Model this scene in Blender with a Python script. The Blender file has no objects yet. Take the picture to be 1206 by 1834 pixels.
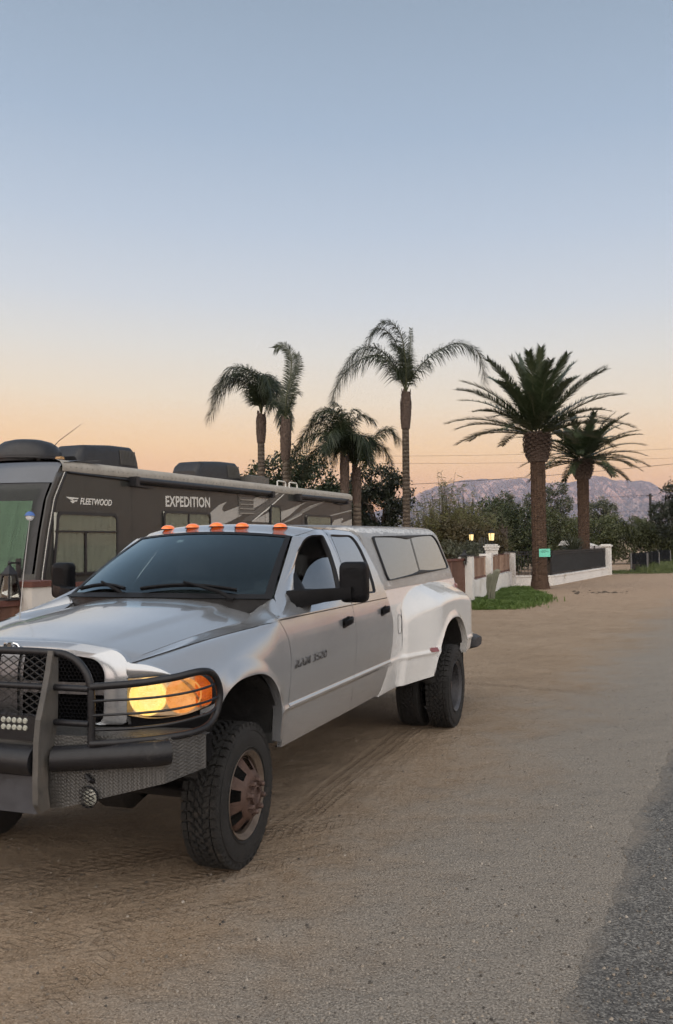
import bpy, math, random
import numpy as np
from mathutils import Vector, Matrix
R = math.radians
random.seed(7); rng = np.random.default_rng(11)
S = bpy.context.scene
COL = S.collection

# ------------------------------------------------------------------ camera
CAM_H = 1.792
cd = bpy.data.cameras.new('camera'); cam = bpy.data.objects.new('camera', cd); COL.objects.link(cam)
cd.sensor_fit = 'VERTICAL'; cd.sensor_height = 24; cd.lens = 24*1600/1834
cd.clip_start = .05; cd.clip_end = 60000
cam.matrix_world = Matrix.Translation((0, 0, CAM_H)) @ Matrix.Rotation(R(90+1.948), 4, 'X') @ Matrix.Rotation(R(-.614), 4, 'Z')
S.camera = cam

# ------------------------------------------------------------------ sky, sun, exposure
W = bpy.data.worlds.new('World'); S.world = W; W.use_nodes = True
n = W.node_tree.nodes; l = W.node_tree.links; n.clear()
def srgb(r, g, b, k=1.0):
    f = lambda c: ((c/255)/12.92 if c/255 <= .04045 else ((c/255+.055)/1.055)**2.4)*k
    return (f(r), f(g), f(b), 1)
tc = n.new('ShaderNodeTexCoord'); sp = n.new('ShaderNodeSeparateXYZ'); l.new(tc.outputs['Generated'], sp.inputs[0])
asn = n.new('ShaderNodeMath'); asn.operation = 'ARCSINE'; l.new(sp.outputs['Z'], asn.inputs[0])
# the sunset side (behind the camera, to the left) keeps its warm band higher
wst = n.new('ShaderNodeVectorMath'); wst.operation = 'DOT_PRODUCT'; wst.inputs[1].default_value = (-.75, -.66, 0)
l.new(tc.outputs['Generated'], wst.inputs[0])
wm = n.new('ShaderNodeMath'); wm.operation = 'MULTIPLY_ADD'; l.new(wst.outputs['Value'], wm.inputs[0]); wm.inputs[1].default_value = -.045; l.new(asn.outputs[0], wm.inputs[2])
mr = n.new('ShaderNodeMapRange'); l.new(wm.outputs[0], mr.inputs['Value']); mr.inputs['From Min'].default_value = 0; mr.inputs['From Max'].default_value = R(90)
rp = n.new('ShaderNodeValToRGB'); l.new(mr.outputs[0], rp.inputs[0])
SKY = [(-1, (255, 152, 88)), (2.2, (255, 168, 100)), (4.6, (255, 189, 124)), (7.6, (253, 211, 158)), (10.6, (238, 221, 196)), (13.6, (223, 219, 211)),
       (16.6, (206, 211, 217)), (21.0, (186, 198, 213)), (26.5, (164, 181, 201)), (33, (148, 165, 184)), (50, (138, 150, 166)), (90, (140, 146, 154))]
els = rp.color_ramp.elements
while len(els) > 1: els.remove(els[0])
for i, (a, c) in enumerate(SKY):
    e = els[0] if i == 0 else els.new(max(0, a/90))
    e.position = max(0, a/90); e.color = srgb(*c)
ws2 = n.new('ShaderNodeVectorMath'); ws2.operation = 'DOT_PRODUCT'; ws2.inputs[1].default_value = (-.12, -.93, .34); l.new(tc.outputs['Generated'], ws2.inputs[0])
wr = n.new('ShaderNodeMapRange'); l.new(ws2.outputs['Value'], wr.inputs['Value']); wr.inputs['From Min'].default_value = -.05; wr.inputs['From Max'].default_value = .62
wr.inputs['To Min'].default_value = 1.07; wr.inputs['To Max'].default_value = 3.9
wt = n.new('ShaderNodeMix'); wt.data_type = 'RGBA'; wt.blend_type = 'MIX'; wt.inputs[7].default_value = (.59, .545, .495, 1); l.new(rp.outputs[0], wt.inputs[6])
wf = n.new('ShaderNodeMapRange'); l.new(ws2.outputs['Value'], wf.inputs['Value']); wf.inputs['From Min'].default_value = 0; wf.inputs['From Max'].default_value = .6; wf.inputs['To Max'].default_value = .85; l.new(wf.outputs[0], wt.inputs[0])
b1 = n.new('ShaderNodeBackground'); l.new(wt.outputs[2], b1.inputs[0]); l.new(wr.outputs[0], b1.inputs[1])
out = n.new('ShaderNodeOutputWorld'); l.new(b1.outputs[0], out.inputs[0])

# the sun has set for everything at ground level; only the mountain tops far off still catch it
sd = bpy.data.lights.new('sun', 'SUN'); sun = bpy.data.objects.new('sun', sd); COL.objects.link(sun)
sd.energy = 5.0; sd.angle = R(.5); sd.color = (1, .52, .36)
sun.rotation_euler = Vector((.40, .917, .0285)).to_track_quat('-Z', 'Y').to_euler()
S.view_settings.view_transform = 'Standard'; S.view_settings.look = 'None'
S.view_settings.exposure = 0.0; S.view_settings.gamma = 1
S.render.engine = 'CYCLES'; S.cycles.use_denoising = True; S.cycles.denoising_input_passes = 'RGB'
S.cycles.max_bounces = 8; S.cycles.transparent_max_bounces = 24; S.cycles.volume_bounces = 0
S.cycles.sample_clamp_indirect = 8

# ------------------------------------------------------------------ helpers
def sm(a, b, x):
    t = np.clip((np.asarray(x, float)-a)/(b-a), 0, 1); return t*t*(3-2*t)
def tag(o, label=None, cat=None, group=None, kind=None):
    if label: o['label'] = label
    if cat: o['category'] = cat
    if group: o['group'] = group
    if kind: o['kind'] = kind
    return o
def empty(name, loc=(0, 0, 0), rz=0, label=None, cat=None, group=None):
    o = bpy.data.objects.new(name, None); COL.objects.link(o); o.location = loc; o.rotation_euler = (0, 0, rz)
    o.empty_display_size = .2
    return tag(o, label, cat, group)
def copy_tree(o, parent=None):
    c = o.copy(); COL.objects.link(c)
    if parent: c.parent = parent
    for ch in list(o.children): copy_tree(ch, c)
    return c

class MB:
    def __init__(s): s.v = []; s.f = []; s.m = []; s.mi = 0
    def add(s, vs, fs):
        k = len(s.v); s.v.extend([tuple(map(float, p)) for p in vs]); s.f.extend([tuple(i+k for i in f) for f in fs]); s.m.extend([s.mi]*len(fs)); return s
    def hexa(s, p):   # 8 corners: bottom 4, top 4
        return s.add(p, [(3, 2, 1, 0), (4, 5, 6, 7), (0, 1, 5, 4), (1, 2, 6, 5), (2, 3, 7, 6), (3, 0, 4, 7)])
    def box(s, c, d, rot=None):
        x, y, z = d[0]/2, d[1]/2, d[2]/2
        p = [Vector(q) for q in ((-x, -y, -z), (x, -y, -z), (x, y, -z), (-x, y, -z), (-x, -y, z), (x, -y, z), (x, y, z), (-x, y, z))]
        if rot is not None: p = [rot @ q for q in p]
        return s.hexa([q+Vector(c) for q in p])
    def bar(s, a, b, w, h, up=(0, 0, 1)):
        a, b = Vector(a), Vector(b); d = (b-a).normalized(); u = Vector(up)
        if abs(d.dot(u)) > .98: u = Vector((1, 0, 0))
        x = d.cross(u).normalized()*w/2; y = x.cross(d).normalized()*h/2
        return s.hexa([a-x-y, a+x-y, a+x+y, a-x+y, b-x-y, b+x-y, b+x+y, b-x+y])
    def tube(s, pts, r, n=8, caps=True, closed=False):
        pts = [Vector(p) for p in pts]; N = len(pts); rr = r if hasattr(r, '__len__') else [r]*N
        vs = []; prev = None
        for i, p in enumerate(pts):
            if closed: d = pts[(i+1) % N]-pts[i-1]
            else: d = pts[min(i+1, N-1)]-pts[max(i-1, 0)]
            d.normalize()
            if prev is None:
                a = Vector((0, 0, 1)) if abs(d.z) < .9 else Vector((1, 0, 0)); x = d.cross(a).normalized()
            else: x = (prev-d*prev.dot(d)).normalized()
            prev = x; y = d.cross(x)
            for k in range(n):
                t = 2*math.pi*k/n; vs.append(p+(x*math.cos(t)+y*math.sin(t))*rr[i])
        fs = []
        for i in range(N if closed else N-1):
            j = (i+1) % N
            for k in range(n): fs.append((i*n+k, i*n+(k+1) % n, j*n+(k+1) % n, j*n+k))
        if caps and not closed: fs.append(tuple(range(n-1, -1, -1))); fs.append(tuple((N-1)*n+k for k in range(n)))
        return s.add(vs, fs)
    def lathe(s, prof, n=48, fn=lambda a, r, t: (r*math.cos(t), r*math.sin(t), a), close=False):
        # prof: (axial, radius); fn places them
        vs = [fn(a, r, 2*math.pi*k/n) for (a, r) in prof for k in range(n)]; M = len(prof)
        fs = [(i*n+k, i*n+(k+1) % n, ((i+1) % M)*n+(k+1) % n, ((i+1) % M)*n+k) for i in range(M if close else M-1) for k in range(n)]
        return s.add(vs, fs)
    def grid(s, P):
        P = np.asarray(P); a, b = P.shape[:2]
        return s.add(P.reshape(-1, 3), [(i*b+j, i*b+j+1, (i+1)*b+j+1, (i+1)*b+j) for i in range(a-1) for j in range(b-1)])
    def ring(s, loops):   # list of closed loops of equal length
        n = len(loops[0]); vs = [p for L in loops for p in L]
        return s.add(vs, [(i*n+k, i*n+(k+1) % n, (i+1)*n+(k+1) % n, (i+1)*n+k) for i in range(len(loops)-1) for k in range(n)])
    def disk(s, L, k=6, fn=None):   # fill a star-shaped loop by shrinking it
        L = np.asarray(L, float); c = L.mean(0); loops = []
        for i in range(k):
            q = c+(L-c)*(1-i/k); loops.append(q if fn is None else np.array([fn(p) for p in q]))
        s.ring(loops); b = len(s.v); n = len(L)
        cc = c if fn is None else fn(c)
        return s.add([*loops[-1], cc], [(j, (j+1) % n, n) for j in range(n)])
    def prism(s, poly, f0, f1):  # poly 2-D, f0/f1 map to 3-D back/front
        n = len(poly); vs = [f0(*p) for p in poly]+[f1(*p) for p in poly]
        return s.add(vs, [tuple(range(n-1, -1, -1)), tuple(range(n, 2*n))]+[(i, (i+1) % n, n+(i+1) % n, n+i) for i in range(n)])
    def build(s, name, mat, parent=None, smooth=40, recalc=True, solid=0, loc=None):
        me = bpy.data.meshes.new(name); me.from_pydata(s.v, [], s.f)
        mats = mat if isinstance(mat, (list, tuple)) else [mat]
        for q in mats: me.materials.append(q)
        if len(mats) > 1: me.polygons.foreach_set('material_index', s.m)
        if recalc:
            import bmesh
            bm = bmesh.new(); bm.from_mesh(me); bmesh.ops.recalc_face_normals(bm, faces=bm.faces); bm.to_mesh(me); bm.free()
        if smooth:
            me.shade_smooth(); me.set_sharp_from_angle(angle=R(smooth))
        me.update()
        o = bpy.data.objects.new(name, me); COL.objects.link(o)
        if parent: o.parent = parent
        if loc: o.location = loc
        if solid:
            md = o.modifiers.new('thickness', 'SOLIDIFY'); md.thickness = solid; md.offset = 0
        return o

def resample(pts, N, closed=True):
    P = np.asarray(pts, float); Q = np.vstack([P, P[:1]]) if closed else P
    d = np.r_[0, np.cumsum(np.linalg.norm(np.diff(Q, axis=0), axis=1))]
    t = np.linspace(0, d[-1], N, endpoint=not closed)
    return np.stack([np.interp(t, d, Q[:, k]) for k in range(Q.shape[1])], 1)
def rounded(poly, r, k=6):
    # round the corners of a 2-D polygon
    P = [Vector(p) for p in poly]; o = []; n = len(P); rr = r if hasattr(r, '__len__') else [r]*n
    for i in range(n):
        a, b, c = P[i-1], P[i], P[(i+1) % n]; u = (a-b); v = (c-b); q = min(rr[i], u.length*.49, v.length*.49)
        s0, s1 = b+u.normalized()*q, b+v.normalized()*q
        for j in range(k+1):
            t = j/k; o.append(tuple(s0*(1-t)**2+b*2*t*(1-t)+s1*t*t))
    return o
def bez(pts, N):
    P = [np.array(p, float) for p in pts]; o = []
    for t in np.linspace(0, 1, N):
        Q = P
        while len(Q) > 1: Q = [Q[i]*(1-t)+Q[i+1]*t for i in range(len(Q)-1)]
        o.append(Q[0])
    return np.array(o)
def spline(pts, N):   # Catmull-Rom through the points
    P = np.asarray(pts, float); P = np.vstack([2*P[0]-P[1], P, 2*P[-1]-P[-2]]); o = []; m = len(P)-3
    for t in np.linspace(0, m-1e-6, N):
        i = int(t); u = t-i; a, b, c, d = P[i:i+4]
        o.append(.5*(2*b+(c-a)*u+(2*a-5*b+4*c-d)*u*u+(3*b-a-3*c+d)*u**3))
    return np.array(o)

# ------------------------------------------------------------------ materials
def newmat(name):
    m = bpy.data.materials.new(name); m.use_nodes = True; t = m.node_tree; t.nodes.clear()
    o = t.nodes.new('ShaderNodeOutputMaterial'); p = t.nodes.new('ShaderNodeBsdfPrincipled'); t.links.new(p.outputs[0], o.inputs[0])
    return m, t, p, o
class NT:
    def __init__(s, t): s.t = t
    def n(s, kind, **kw):
        q = s.t.nodes.new('ShaderNode'+kind)
        for k, v in kw.items(): setattr(q, k, v)
        return q
    def put(s, sock, v):
        if isinstance(v, bpy.types.NodeSocket): s.t.links.new(v, sock)
        else: sock.default_value = v
    def math(s, op, a, b=0.0, c=0.0, clamp=False):
        q = s.n('Math', operation=op, use_clamp=clamp)
        for i, v in enumerate((a, b, c)): s.put(q.inputs[i], v)
        return q.outputs[0]
    def noise(s, vec, scale, detail=4, rough=.55, out='Fac'):
        q = s.n('TexNoise'); q.inputs['Scale'].default_value = scale; q.inputs['Detail'].default_value = detail; q.inputs['Roughness'].default_value = rough
        if vec is not None: s.t.links.new(vec, q.inputs['Vector'])
        return q.outputs[out]
    def voro(s, vec, scale, out='Distance', feature='F1'):
        q = s.n('TexVoronoi', feature=feature); q.inputs['Scale'].default_value = scale
        if vec is not None: s.t.links.new(vec, q.inputs['Vector'])
        return q.outputs[out]
    def coord(s, k='Object'): return s.n('TexCoord').outputs[k]
    def ramp(s, fac, stops):
        q = s.n('ValToRGB'); s.put(q.inputs[0], fac); e = q.color_ramp.elements
        while len(e) > 1: e.remove(e[0])
        for i, (p, c) in enumerate(stops):
            x = e[0] if i == 0 else e.new(p); x.position = p; x.color = c if len(c) == 4 else (*c, 1)
        return q.outputs[0]
    def mix(s, fac, a, b, mode='MIX'):
        q = s.n('Mix', data_type='RGBA', blend_type=mode); s.put(q.inputs[0], fac); s.put(q.inputs[6], a if not isinstance(a, tuple) or len(a) == 4 else (*a, 1)); s.put(q.inputs[7], b if not isinstance(b, tuple) or len(b) == 4 else (*b, 1))
        return q.outputs[2]
    def rng(s, v, a, b, c=0, d=1, smooth=True):
        q = s.n('MapRange', interpolation_type='SMOOTHSTEP' if smooth else 'LINEAR'); s.put(q.inputs['Value'], v)
        for k, x in zip(('From Min', 'From Max', 'To Min', 'To Max'), (a, b, c, d)): q.inputs[k].default_value = x
        return q.outputs[0]
    def bump(s, h, dist=.01, st=1.0, normal=None):
        q = s.n('Bump'); q.inputs['Distance'].default_value = dist; q.inputs['Strength'].default_value = st; s.put(q.inputs['Height'], h)
        if normal is not None: s.put(q.inputs['Normal'], normal)
        return q.outputs[0]
def pbr(name, col, rough=.6, metal=0, var=.12, scale=6, bump=0, bscale=60, coat=0, dirt=None, dirt_amt=0, spec=.5, emit=None, est=0):
    m, t, p, o = newmat(name); k = NT(t); c = k.coord()
    nz = k.noise(c, scale, 6, .62)
    a = tuple(x*(1-var) for x in col); b = tuple(min(1, x*(1+var)) for x in col)
    cc = k.ramp(nz, [(.3, a), (.7, b)])
    if dirt is not None: cc = k.mix(k.rng(k.noise(c, scale*.6, 8, .7), .62-dirt_amt*.3, .72), cc, dirt)
    k.put(p.inputs['Base Color'], cc)
    p.inputs['Metallic'].default_value = metal; p.inputs['Specular IOR Level'].default_value = spec
    k.put(p.inputs['Roughness'], k.rng(k.noise(c, scale*2.3, 5), .3, .7, max(.02, rough*.85), min(1, rough*1.15), False))
    p.inputs['Coat Weight'].default_value = coat; p.inputs['Coat Roughness'].default_value = .04
    if bump: k.put(p.inputs['Normal'], k.bump(k.noise(c, bscale, 5, .65), bump))
    if emit: p.inputs['Emission Color'].default_value = (*emit, 1); p.inputs['Emission Strength'].default_value = est
    return m
def glass(name, tint=(.5, .55, .55), trans=.55, ior=1.5, rough=.0, boost=1.0, refl=(1, 1, 1)):
    # thin pane: reflects by Fresnel, lets tinted light through
    m, t, p, o = newmat(name); t.nodes.remove(p); k = NT(t)
    tr = k.n('BsdfTransparent'); tr.inputs[0].default_value = (*[x*trans for x in tint], 1)
    gl = k.n('BsdfGlossy'); gl.inputs['Roughness'].default_value = rough; gl.inputs[0].default_value = (*refl, 1)
    k.put(gl.inputs['Normal'], k.bump(k.noise(k.coord(), 1.2, 1), .0012))
    fr = k.n('Fresnel'); fr.inputs['IOR'].default_value = ior
    mx = k.n('MixShader'); k.put(mx.inputs[0], k.math('MULTIPLY', fr.outputs[0], boost, clamp=True)); k.put(mx.inputs[1], tr.outputs[0]); k.put(mx.inputs[2], gl.outputs[0]); k.put(o.inputs[0], mx.outputs[0])
    return m
def leafmat(name, cols, rough=.5, tl=.25, scale=3):
    m, t, p, o = newmat(name); k = NT(t)
    f = k.noise(k.coord(), scale, 3, .6)
    geo = k.n('NewGeometry')
    r = k.math('ADD', k.math('MULTIPLY', f, .6), k.math('MULTIPLY', geo.outputs['Random Per Island'], .4))
    c = k.ramp(r, [(.25, cols[0]), (.5, cols[1]), (.75, cols[2])])
    k.put(p.inputs['Base Color'], c); p.inputs['Roughness'].default_value = rough
    td = k.n('BsdfTranslucent'); k.put(td.inputs[0], c)
    mx = k.n('MixShader'); mx.inputs[0].default_value = tl; k.put(mx.inputs[1], p.outputs[0]); k.put(mx.inputs[2], td.outputs[0]); k.put(o.inputs[0], mx.outputs[0])
    return m
M = {}
M['silver'] = pbr('silver metallic paint', (.40, .415, .435), .25, .66, .03, 2, coat=.9)
M['white_paint'] = pbr('white paint', (.62, .62, .61), .25, 0, .03, 2, coat=.8)
M['black_plastic'] = pbr('black plastic', (.007, .007, .008), .45, 0, .2, 8, .0006, 400, spec=.10)
M['dark'] = pbr('dark underbody', (.012, .011, .010), .85, 0, .3, 8)
M['liner'] = pbr('wheel well liner', (.02, .02, .02), .6, 0, .3, 8, .004, 20)
M['seal'] = pbr('rubber seal', (.007, .007, .008), .5, 0, .2, 10, spec=.25)
M['shaded_chrome'] = pbr('dull shaded chrome', (.22, .22, .23), .32, .9, .2, 12)  # chrome of the grille bar, its shade put into a darker base colour
M['chrome'] = pbr('chrome', (.72, .72, .73), .14, 1, .04, 6)
M['tyre'] = pbr('tyre rubber', (.020, .0195, .019), .8, 0, .25, 14, .0015, 120, dirt=(.05, .042, .035), dirt_amt=.1, spec=.3)
M['rust_rim'] = pbr('rusty wheel steel', (.066, .036, .026), .75, .05, .3, 16, .002, 60, dirt=(.075, .048, .040), dirt_amt=.5)
M['rim_lip'] = pbr('worn wheel lip', (.11, .085, .065), .6, .2, .3, 14, .001, 60, dirt=(.07, .045, .035), dirt_amt=.5)
M['grey_rim'] = pbr('grey wheel steel', (.05, .05, .055), .5, .3, .2, 14)
M['lug'] = pbr('lug steel', (.10, .065, .055), .5, .4, .3, 30)
M['guard'] = pbr('powder coated steel', (.010, .010, .012), .42, 0, .25, 14, .0006, 160, dirt=(.05, .045, .04), dirt_amt=.05, spec=.35)
M['guard_dusty'] = pbr('dusty powder coated steel', (.065, .062, .058), .65, .1, .3, 9, .0008, 160, dirt=(.11, .098, .085), dirt_amt=.4)
M['wire'] = pbr('expanded steel', (.02, .02, .021), .5, .2, .2, 20)
M['windshield'] = glass('windshield glass', (.50, .62, .64), .9, 1.5, boost=1.5, refl=(.78, .95, 1))
M['clear'] = glass('clear window glass', (.8, .82, .8), .8, 1.5)
M['tint'] = glass('tinted window glass', (.5, .5, .48), .25, 1.9, boost=1.9)
M['shell_glass'] = glass('smoked shell glass', (.40, .38, .34), .5, 1.9, .02, boost=1.4)
M['lens'] = glass('lamp lens', (1, 1, 1), .92, 1.45)
M['amber'] = pbr('amber lens', (.75, .16, .01), .22, 0, .1, 30, coat=1, emit=(1, .17, .01), est=.28)
M['red_lens'] = pbr('red lens', (.16, .012, .012), .25, 0, .1, 30, coat=1)
M['interior'] = pbr('dark grey interior', (.022, .023, .023), .8, 0, .2, 6)
M['interior_light'] = pbr('grey interior trim', (.085, .088, .09), .8, 0, .2, 6)
M['sticker'] = pbr('white sticker', (.6, .6, .6), .6, 0, .1, 30)
M['led'] = pbr('led lens', (.32, .33, .29), .3, 0, .2, 60, coat=.5)

def shell_mat():
    m, t, p, o = newmat('weathered grey gelcoat'); k = NT(t); c = k.coord(); s = k.n('SeparateXYZ'); k.put(s.inputs[0], c)
    base = k.ramp(k.noise(c, 5, 6, .65), [(.3, (.20, .20, .20)), (.7, (.27, .27, .265))])
    # clear coat peeling along the roof edge and in spots along the foot
    nz = k.noise(c, 30, 8, .75)
    z = s.outputs['Z']
    top = k.math('MULTIPLY', k.rng(k.math('ADD', z, k.math('MULTIPLY', k.noise(c, 9, 5), .09)), 1.915, 1.925), k.rng(k.math('ADD', z, k.math('MULTIPLY', k.noise(c, 14, 5), .08)), 1.965, 1.945))
    low = k.math('MULTIPLY', k.rng(k.noise(c, 26, 3, .7), .56, .6), k.math('MULTIPLY', k.rng(z, 1.40, 1.42), k.rng(z, 1.47, 1.45)))
    pm = k.math('MAXIMUM', k.math('MULTIPLY', top, k.rng(nz, .42, .5)), k.math('MULTIPLY', low, k.rng(nz, .45, .52)))
    roof = k.mix(k.rng(z, 1.90, 1.93), base, (.13, .13, .135))
    k.put(p.inputs['Base Color'], k.mix(pm, roof, (.5, .5, .49)))
    p.inputs['Roughness'].default_value = .45; p.inputs['Coat Weight'].default_value = .25
    k.put(p.inputs['Normal'], k.bump(k.noise(c, 60, 5), .0008))
    return m
M['shell'] = shell_mat()
def tread_plate():
    m, t, p, o = newmat('painted tread plate'); k = NT(t); c = k.coord()
    # raised lozenges in two directions
    mp = k.n('Mapping'); k.put(mp.inputs[0], c); mp.inputs['Rotation'].default_value = (R(45), 0, 0)
    ch = k.n('TexChecker'); k.put(ch.inputs[0], mp.outputs[0]); ch.inputs['Scale'].default_value = 84
    s = k.n('SeparateXYZ'); k.put(s.inputs[0], mp.outputs[0])
    w1 = k.math('SINE', k.math('MULTIPLY', s.outputs['Y'], 520)); w2 = k.math('SINE', k.math('MULTIPLY', s.outputs['Z'], 520))
    h = k.mix(ch.outputs['Fac'], w1, w2)
    wear = k.rng(k.noise(c, 9, 8, .7), .42, .62)
    k.put(p.inputs['Base Color'], k.mix(k.math('MULTIPLY', wear, k.rng(h, -.6, 1)), (.075, .074, .072), (.100, .098, .094)))
    p.inputs['Roughness'].default_value = .5; p.inputs['Metallic'].default_value = .4
    k.put(p.inputs['Normal'], k.bump(h, .0008))
    return m
M['tread'] = tread_plate()

# ------------------------------------------------------------------ ground, road, mountains, air
ROAD_P = (.78, 3.37); ROAD_A = R(25.6); ROAD_N = (math.cos(ROAD_A), -math.sin(ROAD_A))   # normal of the asphalt edge, pointing into the road
def road_edge(t):   # point on the edge at distance t along the road
    return np.array([ROAD_P[0]+math.sin(ROAD_A)*t, ROAD_P[1]+math.cos(ROAD_A)*t])
def ground_mat():
    m, t, p, o = newmat('packed dirt and gravel'); k = NT(t); c = k.coord(); s = k.n('SeparateXYZ'); k.put(s.inputs[0], c)
    x, y = s.outputs['X'], s.outputs['Y']
    d = k.math('ADD', k.math('MULTIPLY', k.math('SUBTRACT', x, ROAD_P[0]), ROAD_N[0]), k.math('MULTIPLY', k.math('SUBTRACT', y, ROAD_P[1]), ROAD_N[1]))
    big = k.noise(c, .55, 5, .6); mid = k.noise(c, 3.2, 6, .65); fine = k.noise(c, 26, 5, .75); grit = k.noise(c, 95, 4, .8)
    dirt = k.ramp(k.math('ADD', k.math('MULTIPLY', big, .5), k.math('MULTIPLY', mid, .5)), [(.36, (.195, .142, .098)), (.5, (.262, .198, .142)), (.64, (.33, .255, .188))])
    dirt = k.mix(k.rng(fine, .34, .62), k.mix(.75, dirt, (.135, .092, .058)), dirt); dirt = k.mix(k.math('MULTIPLY', k.rng(grit, .50, .60), .75), dirt, (.44, .34, .24))
    dirt = k.mix(k.math('MULTIPLY', k.rng(y, 14, 34), .8), dirt, k.mix(k.rng(mid, .3, .7), (.30, .21, .145), (.39, .29, .215)))  # far dirt painted lighter, standing in for its brightening at grazing angles
    grav = k.ramp(grit, [(.37, (.060, .056, .050)), (.46, (.165, .155, .140)), (.56, (.26, .245, .22)), (.67, (.50, .47, .42))])
    # gravel thrown off the road: thick by the asphalt, thinning out and patchy over the dirt
    g = k.rng(k.math('ADD', d, k.math('ADD', k.math('MULTIPLY', k.math('SUBTRACT', big, .5), 2.6), k.math('MULTIPLY', k.math('SUBTRACT', mid, .5), 1.6))), -2.3, -.5)
    g = k.math('MULTIPLY', g, k.rng(k.math('ADD', fine, k.math('MULTIPLY', g, .35)), .40, .56))
    speck = k.math('MULTIPLY', k.rng(k.voro(c, 38), .26, .14), .7)
    base = k.mix(speck, dirt, k.mix(grit, (.10, .08, .06), (.36, .31, .25)))
    base = k.mix(k.math('MULTIPLY', g, .8), base, grav)
    # tracks of lug tyres
    def track(px, py, deg, w, pitch, y0, y1, amp, curve=0):
        ux, uy = math.sin(R(deg)), math.cos(R(deg))
        dx, dy = k.math('SUBTRACT', x, px), k.math('SUBTRACT', y, py)
        a = k.math('ADD', k.math('MULTIPLY', dx, ux), k.math('MULTIPLY', dy, uy)); b = k.math('SUBTRACT', k.math('MULTIPLY', dx, uy), k.math('MULTIPLY', dy, ux))
        if curve: b = k.math('ADD', b, k.math('MULTIPLY', k.math('MULTIPLY', a, a), curve))
        b = k.math('ADD', b, k.math('MULTIPLY', k.math('SUBTRACT', mid, .5), .05))
        ab = k.math('ABSOLUTE', b)
        band = k.math('MULTIPLY', k.rng(ab, w, w*.8), k.math('MULTIPLY', k.rng(a, y0, y0+.5), k.rng(a, y1, y1-.5)))
        lug = k.math('SINE', k.math('MULTIPLY', k.math('ADD', a, k.math('MULTIPLY', ab, .75)), 2*math.pi/pitch))
        groove = k.math('SINE', k.math('MULTIPLY', b, 2*math.pi/.07))
        h = k.math('ADD', k.math('MULTIPLY', k.rng(lug, -.3, .3), .6), k.math('MULTIPLY', k.rng(groove, -.2, .5), .35))
        rim = k.math('MULTIPLY', k.rng(k.math('ABSOLUTE', k.math('SUBTRACT', ab, w*1.08)), .035, 0), k.math('MULTIPLY', k.rng(a, y0, y0+.5), k.rng(a, y1, y1-.5)))
        h = k.math('MULTIPLY', k.math('SUBTRACT', h, .65), k.math('MULTIPLY', band, amp))
        return k.math('ADD', h, k.math('MULTIPLY', rim, amp*.25))
    H = track(-.36, 5.66, 19.2, .125, .062, -.35, 3.6, 1.0)
    H = k.math('ADD', H, track(-.08, 5.9, 20.5, .11, .058, -.1, 3.4, .55))
    for a in ((-2.3, 4.6, 62, .13, .06, -.8, 3.0, .8), (-1.9, 4.15, 58, .12, .055, -.9, 2.6, .7), (-2.0, 3.8, 66, .13, .06, -.8, 2.2, .6), (-1.4, 4.9, 50, .12, .058, -.7, 1.5, .8), (-1.2, 3.3, 12, .10, .055, -.2, 1.6, .5), (2.2, 11.0, -58, .10, .06, -2.6, 1.2, .8, .05)):
        H = k.math('ADD', H, track(*a))
    keep = k.math('SUBTRACT', 1.0, k.math('MULTIPLY', g, .8))
    H = k.math('MULTIPLY', H, k.math('MULTIPLY', keep, k.rng(k.noise(c, 1.7, 4), .30, .5, .35, 1)))
    # scuffs and footprints
    for fx_, fy_, r_ in ((.65, 6.51, .15), (-.51, 4.15, .11), (.60, 4.84, .10), (-.1, 6.9, .2), (-1.5, 4.9, .14), (-1.1, 4.35, .12), (.1, 3.95, .1)):
        q = k.math('SQRT', k.math('ADD', k.math('POWER', k.math('SUBTRACT', x, fx_), 2), k.math('POWER', k.math('SUBTRACT', y, fy_), 2)))
        q = k.math('ADD', q, k.math('MULTIPLY', k.math('SUBTRACT', k.noise(c, 9, 4), .5), .16)); H = k.math('SUBTRACT', H, k.rng(q, r_, r_*.55, 0, .35))
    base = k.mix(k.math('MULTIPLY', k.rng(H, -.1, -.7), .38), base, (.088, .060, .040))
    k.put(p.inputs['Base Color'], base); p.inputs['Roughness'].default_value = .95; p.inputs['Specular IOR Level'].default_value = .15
    b0 = k.bump(k.math('ADD', k.math('MULTIPLY', mid, .6), k.math('MULTIPLY', big, 1.6)), .10)
    b1 = k.bump(k.math('ADD', k.math('MULTIPLY', fine, .9), k.math('MULTIPLY', k.rng(k.voro(c, 46), .3, .05), .5)), .012, 1, b0)
    b2 = k.bump(grit, .006, .9, b1)
    k.put(p.inputs['Normal'], k.bump(H, .015, 1, b2)); return m
G = MB(); e = 2500.0
G.add([(-7000, -e, 0), (7000, -e, 0), (7000, 7500, 0), (-7000, 7500, 0)], [(0, 1, 2, 3)])
tag(G.build('ground', ground_mat(), smooth=0, recalc=False), kind='structure')

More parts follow.
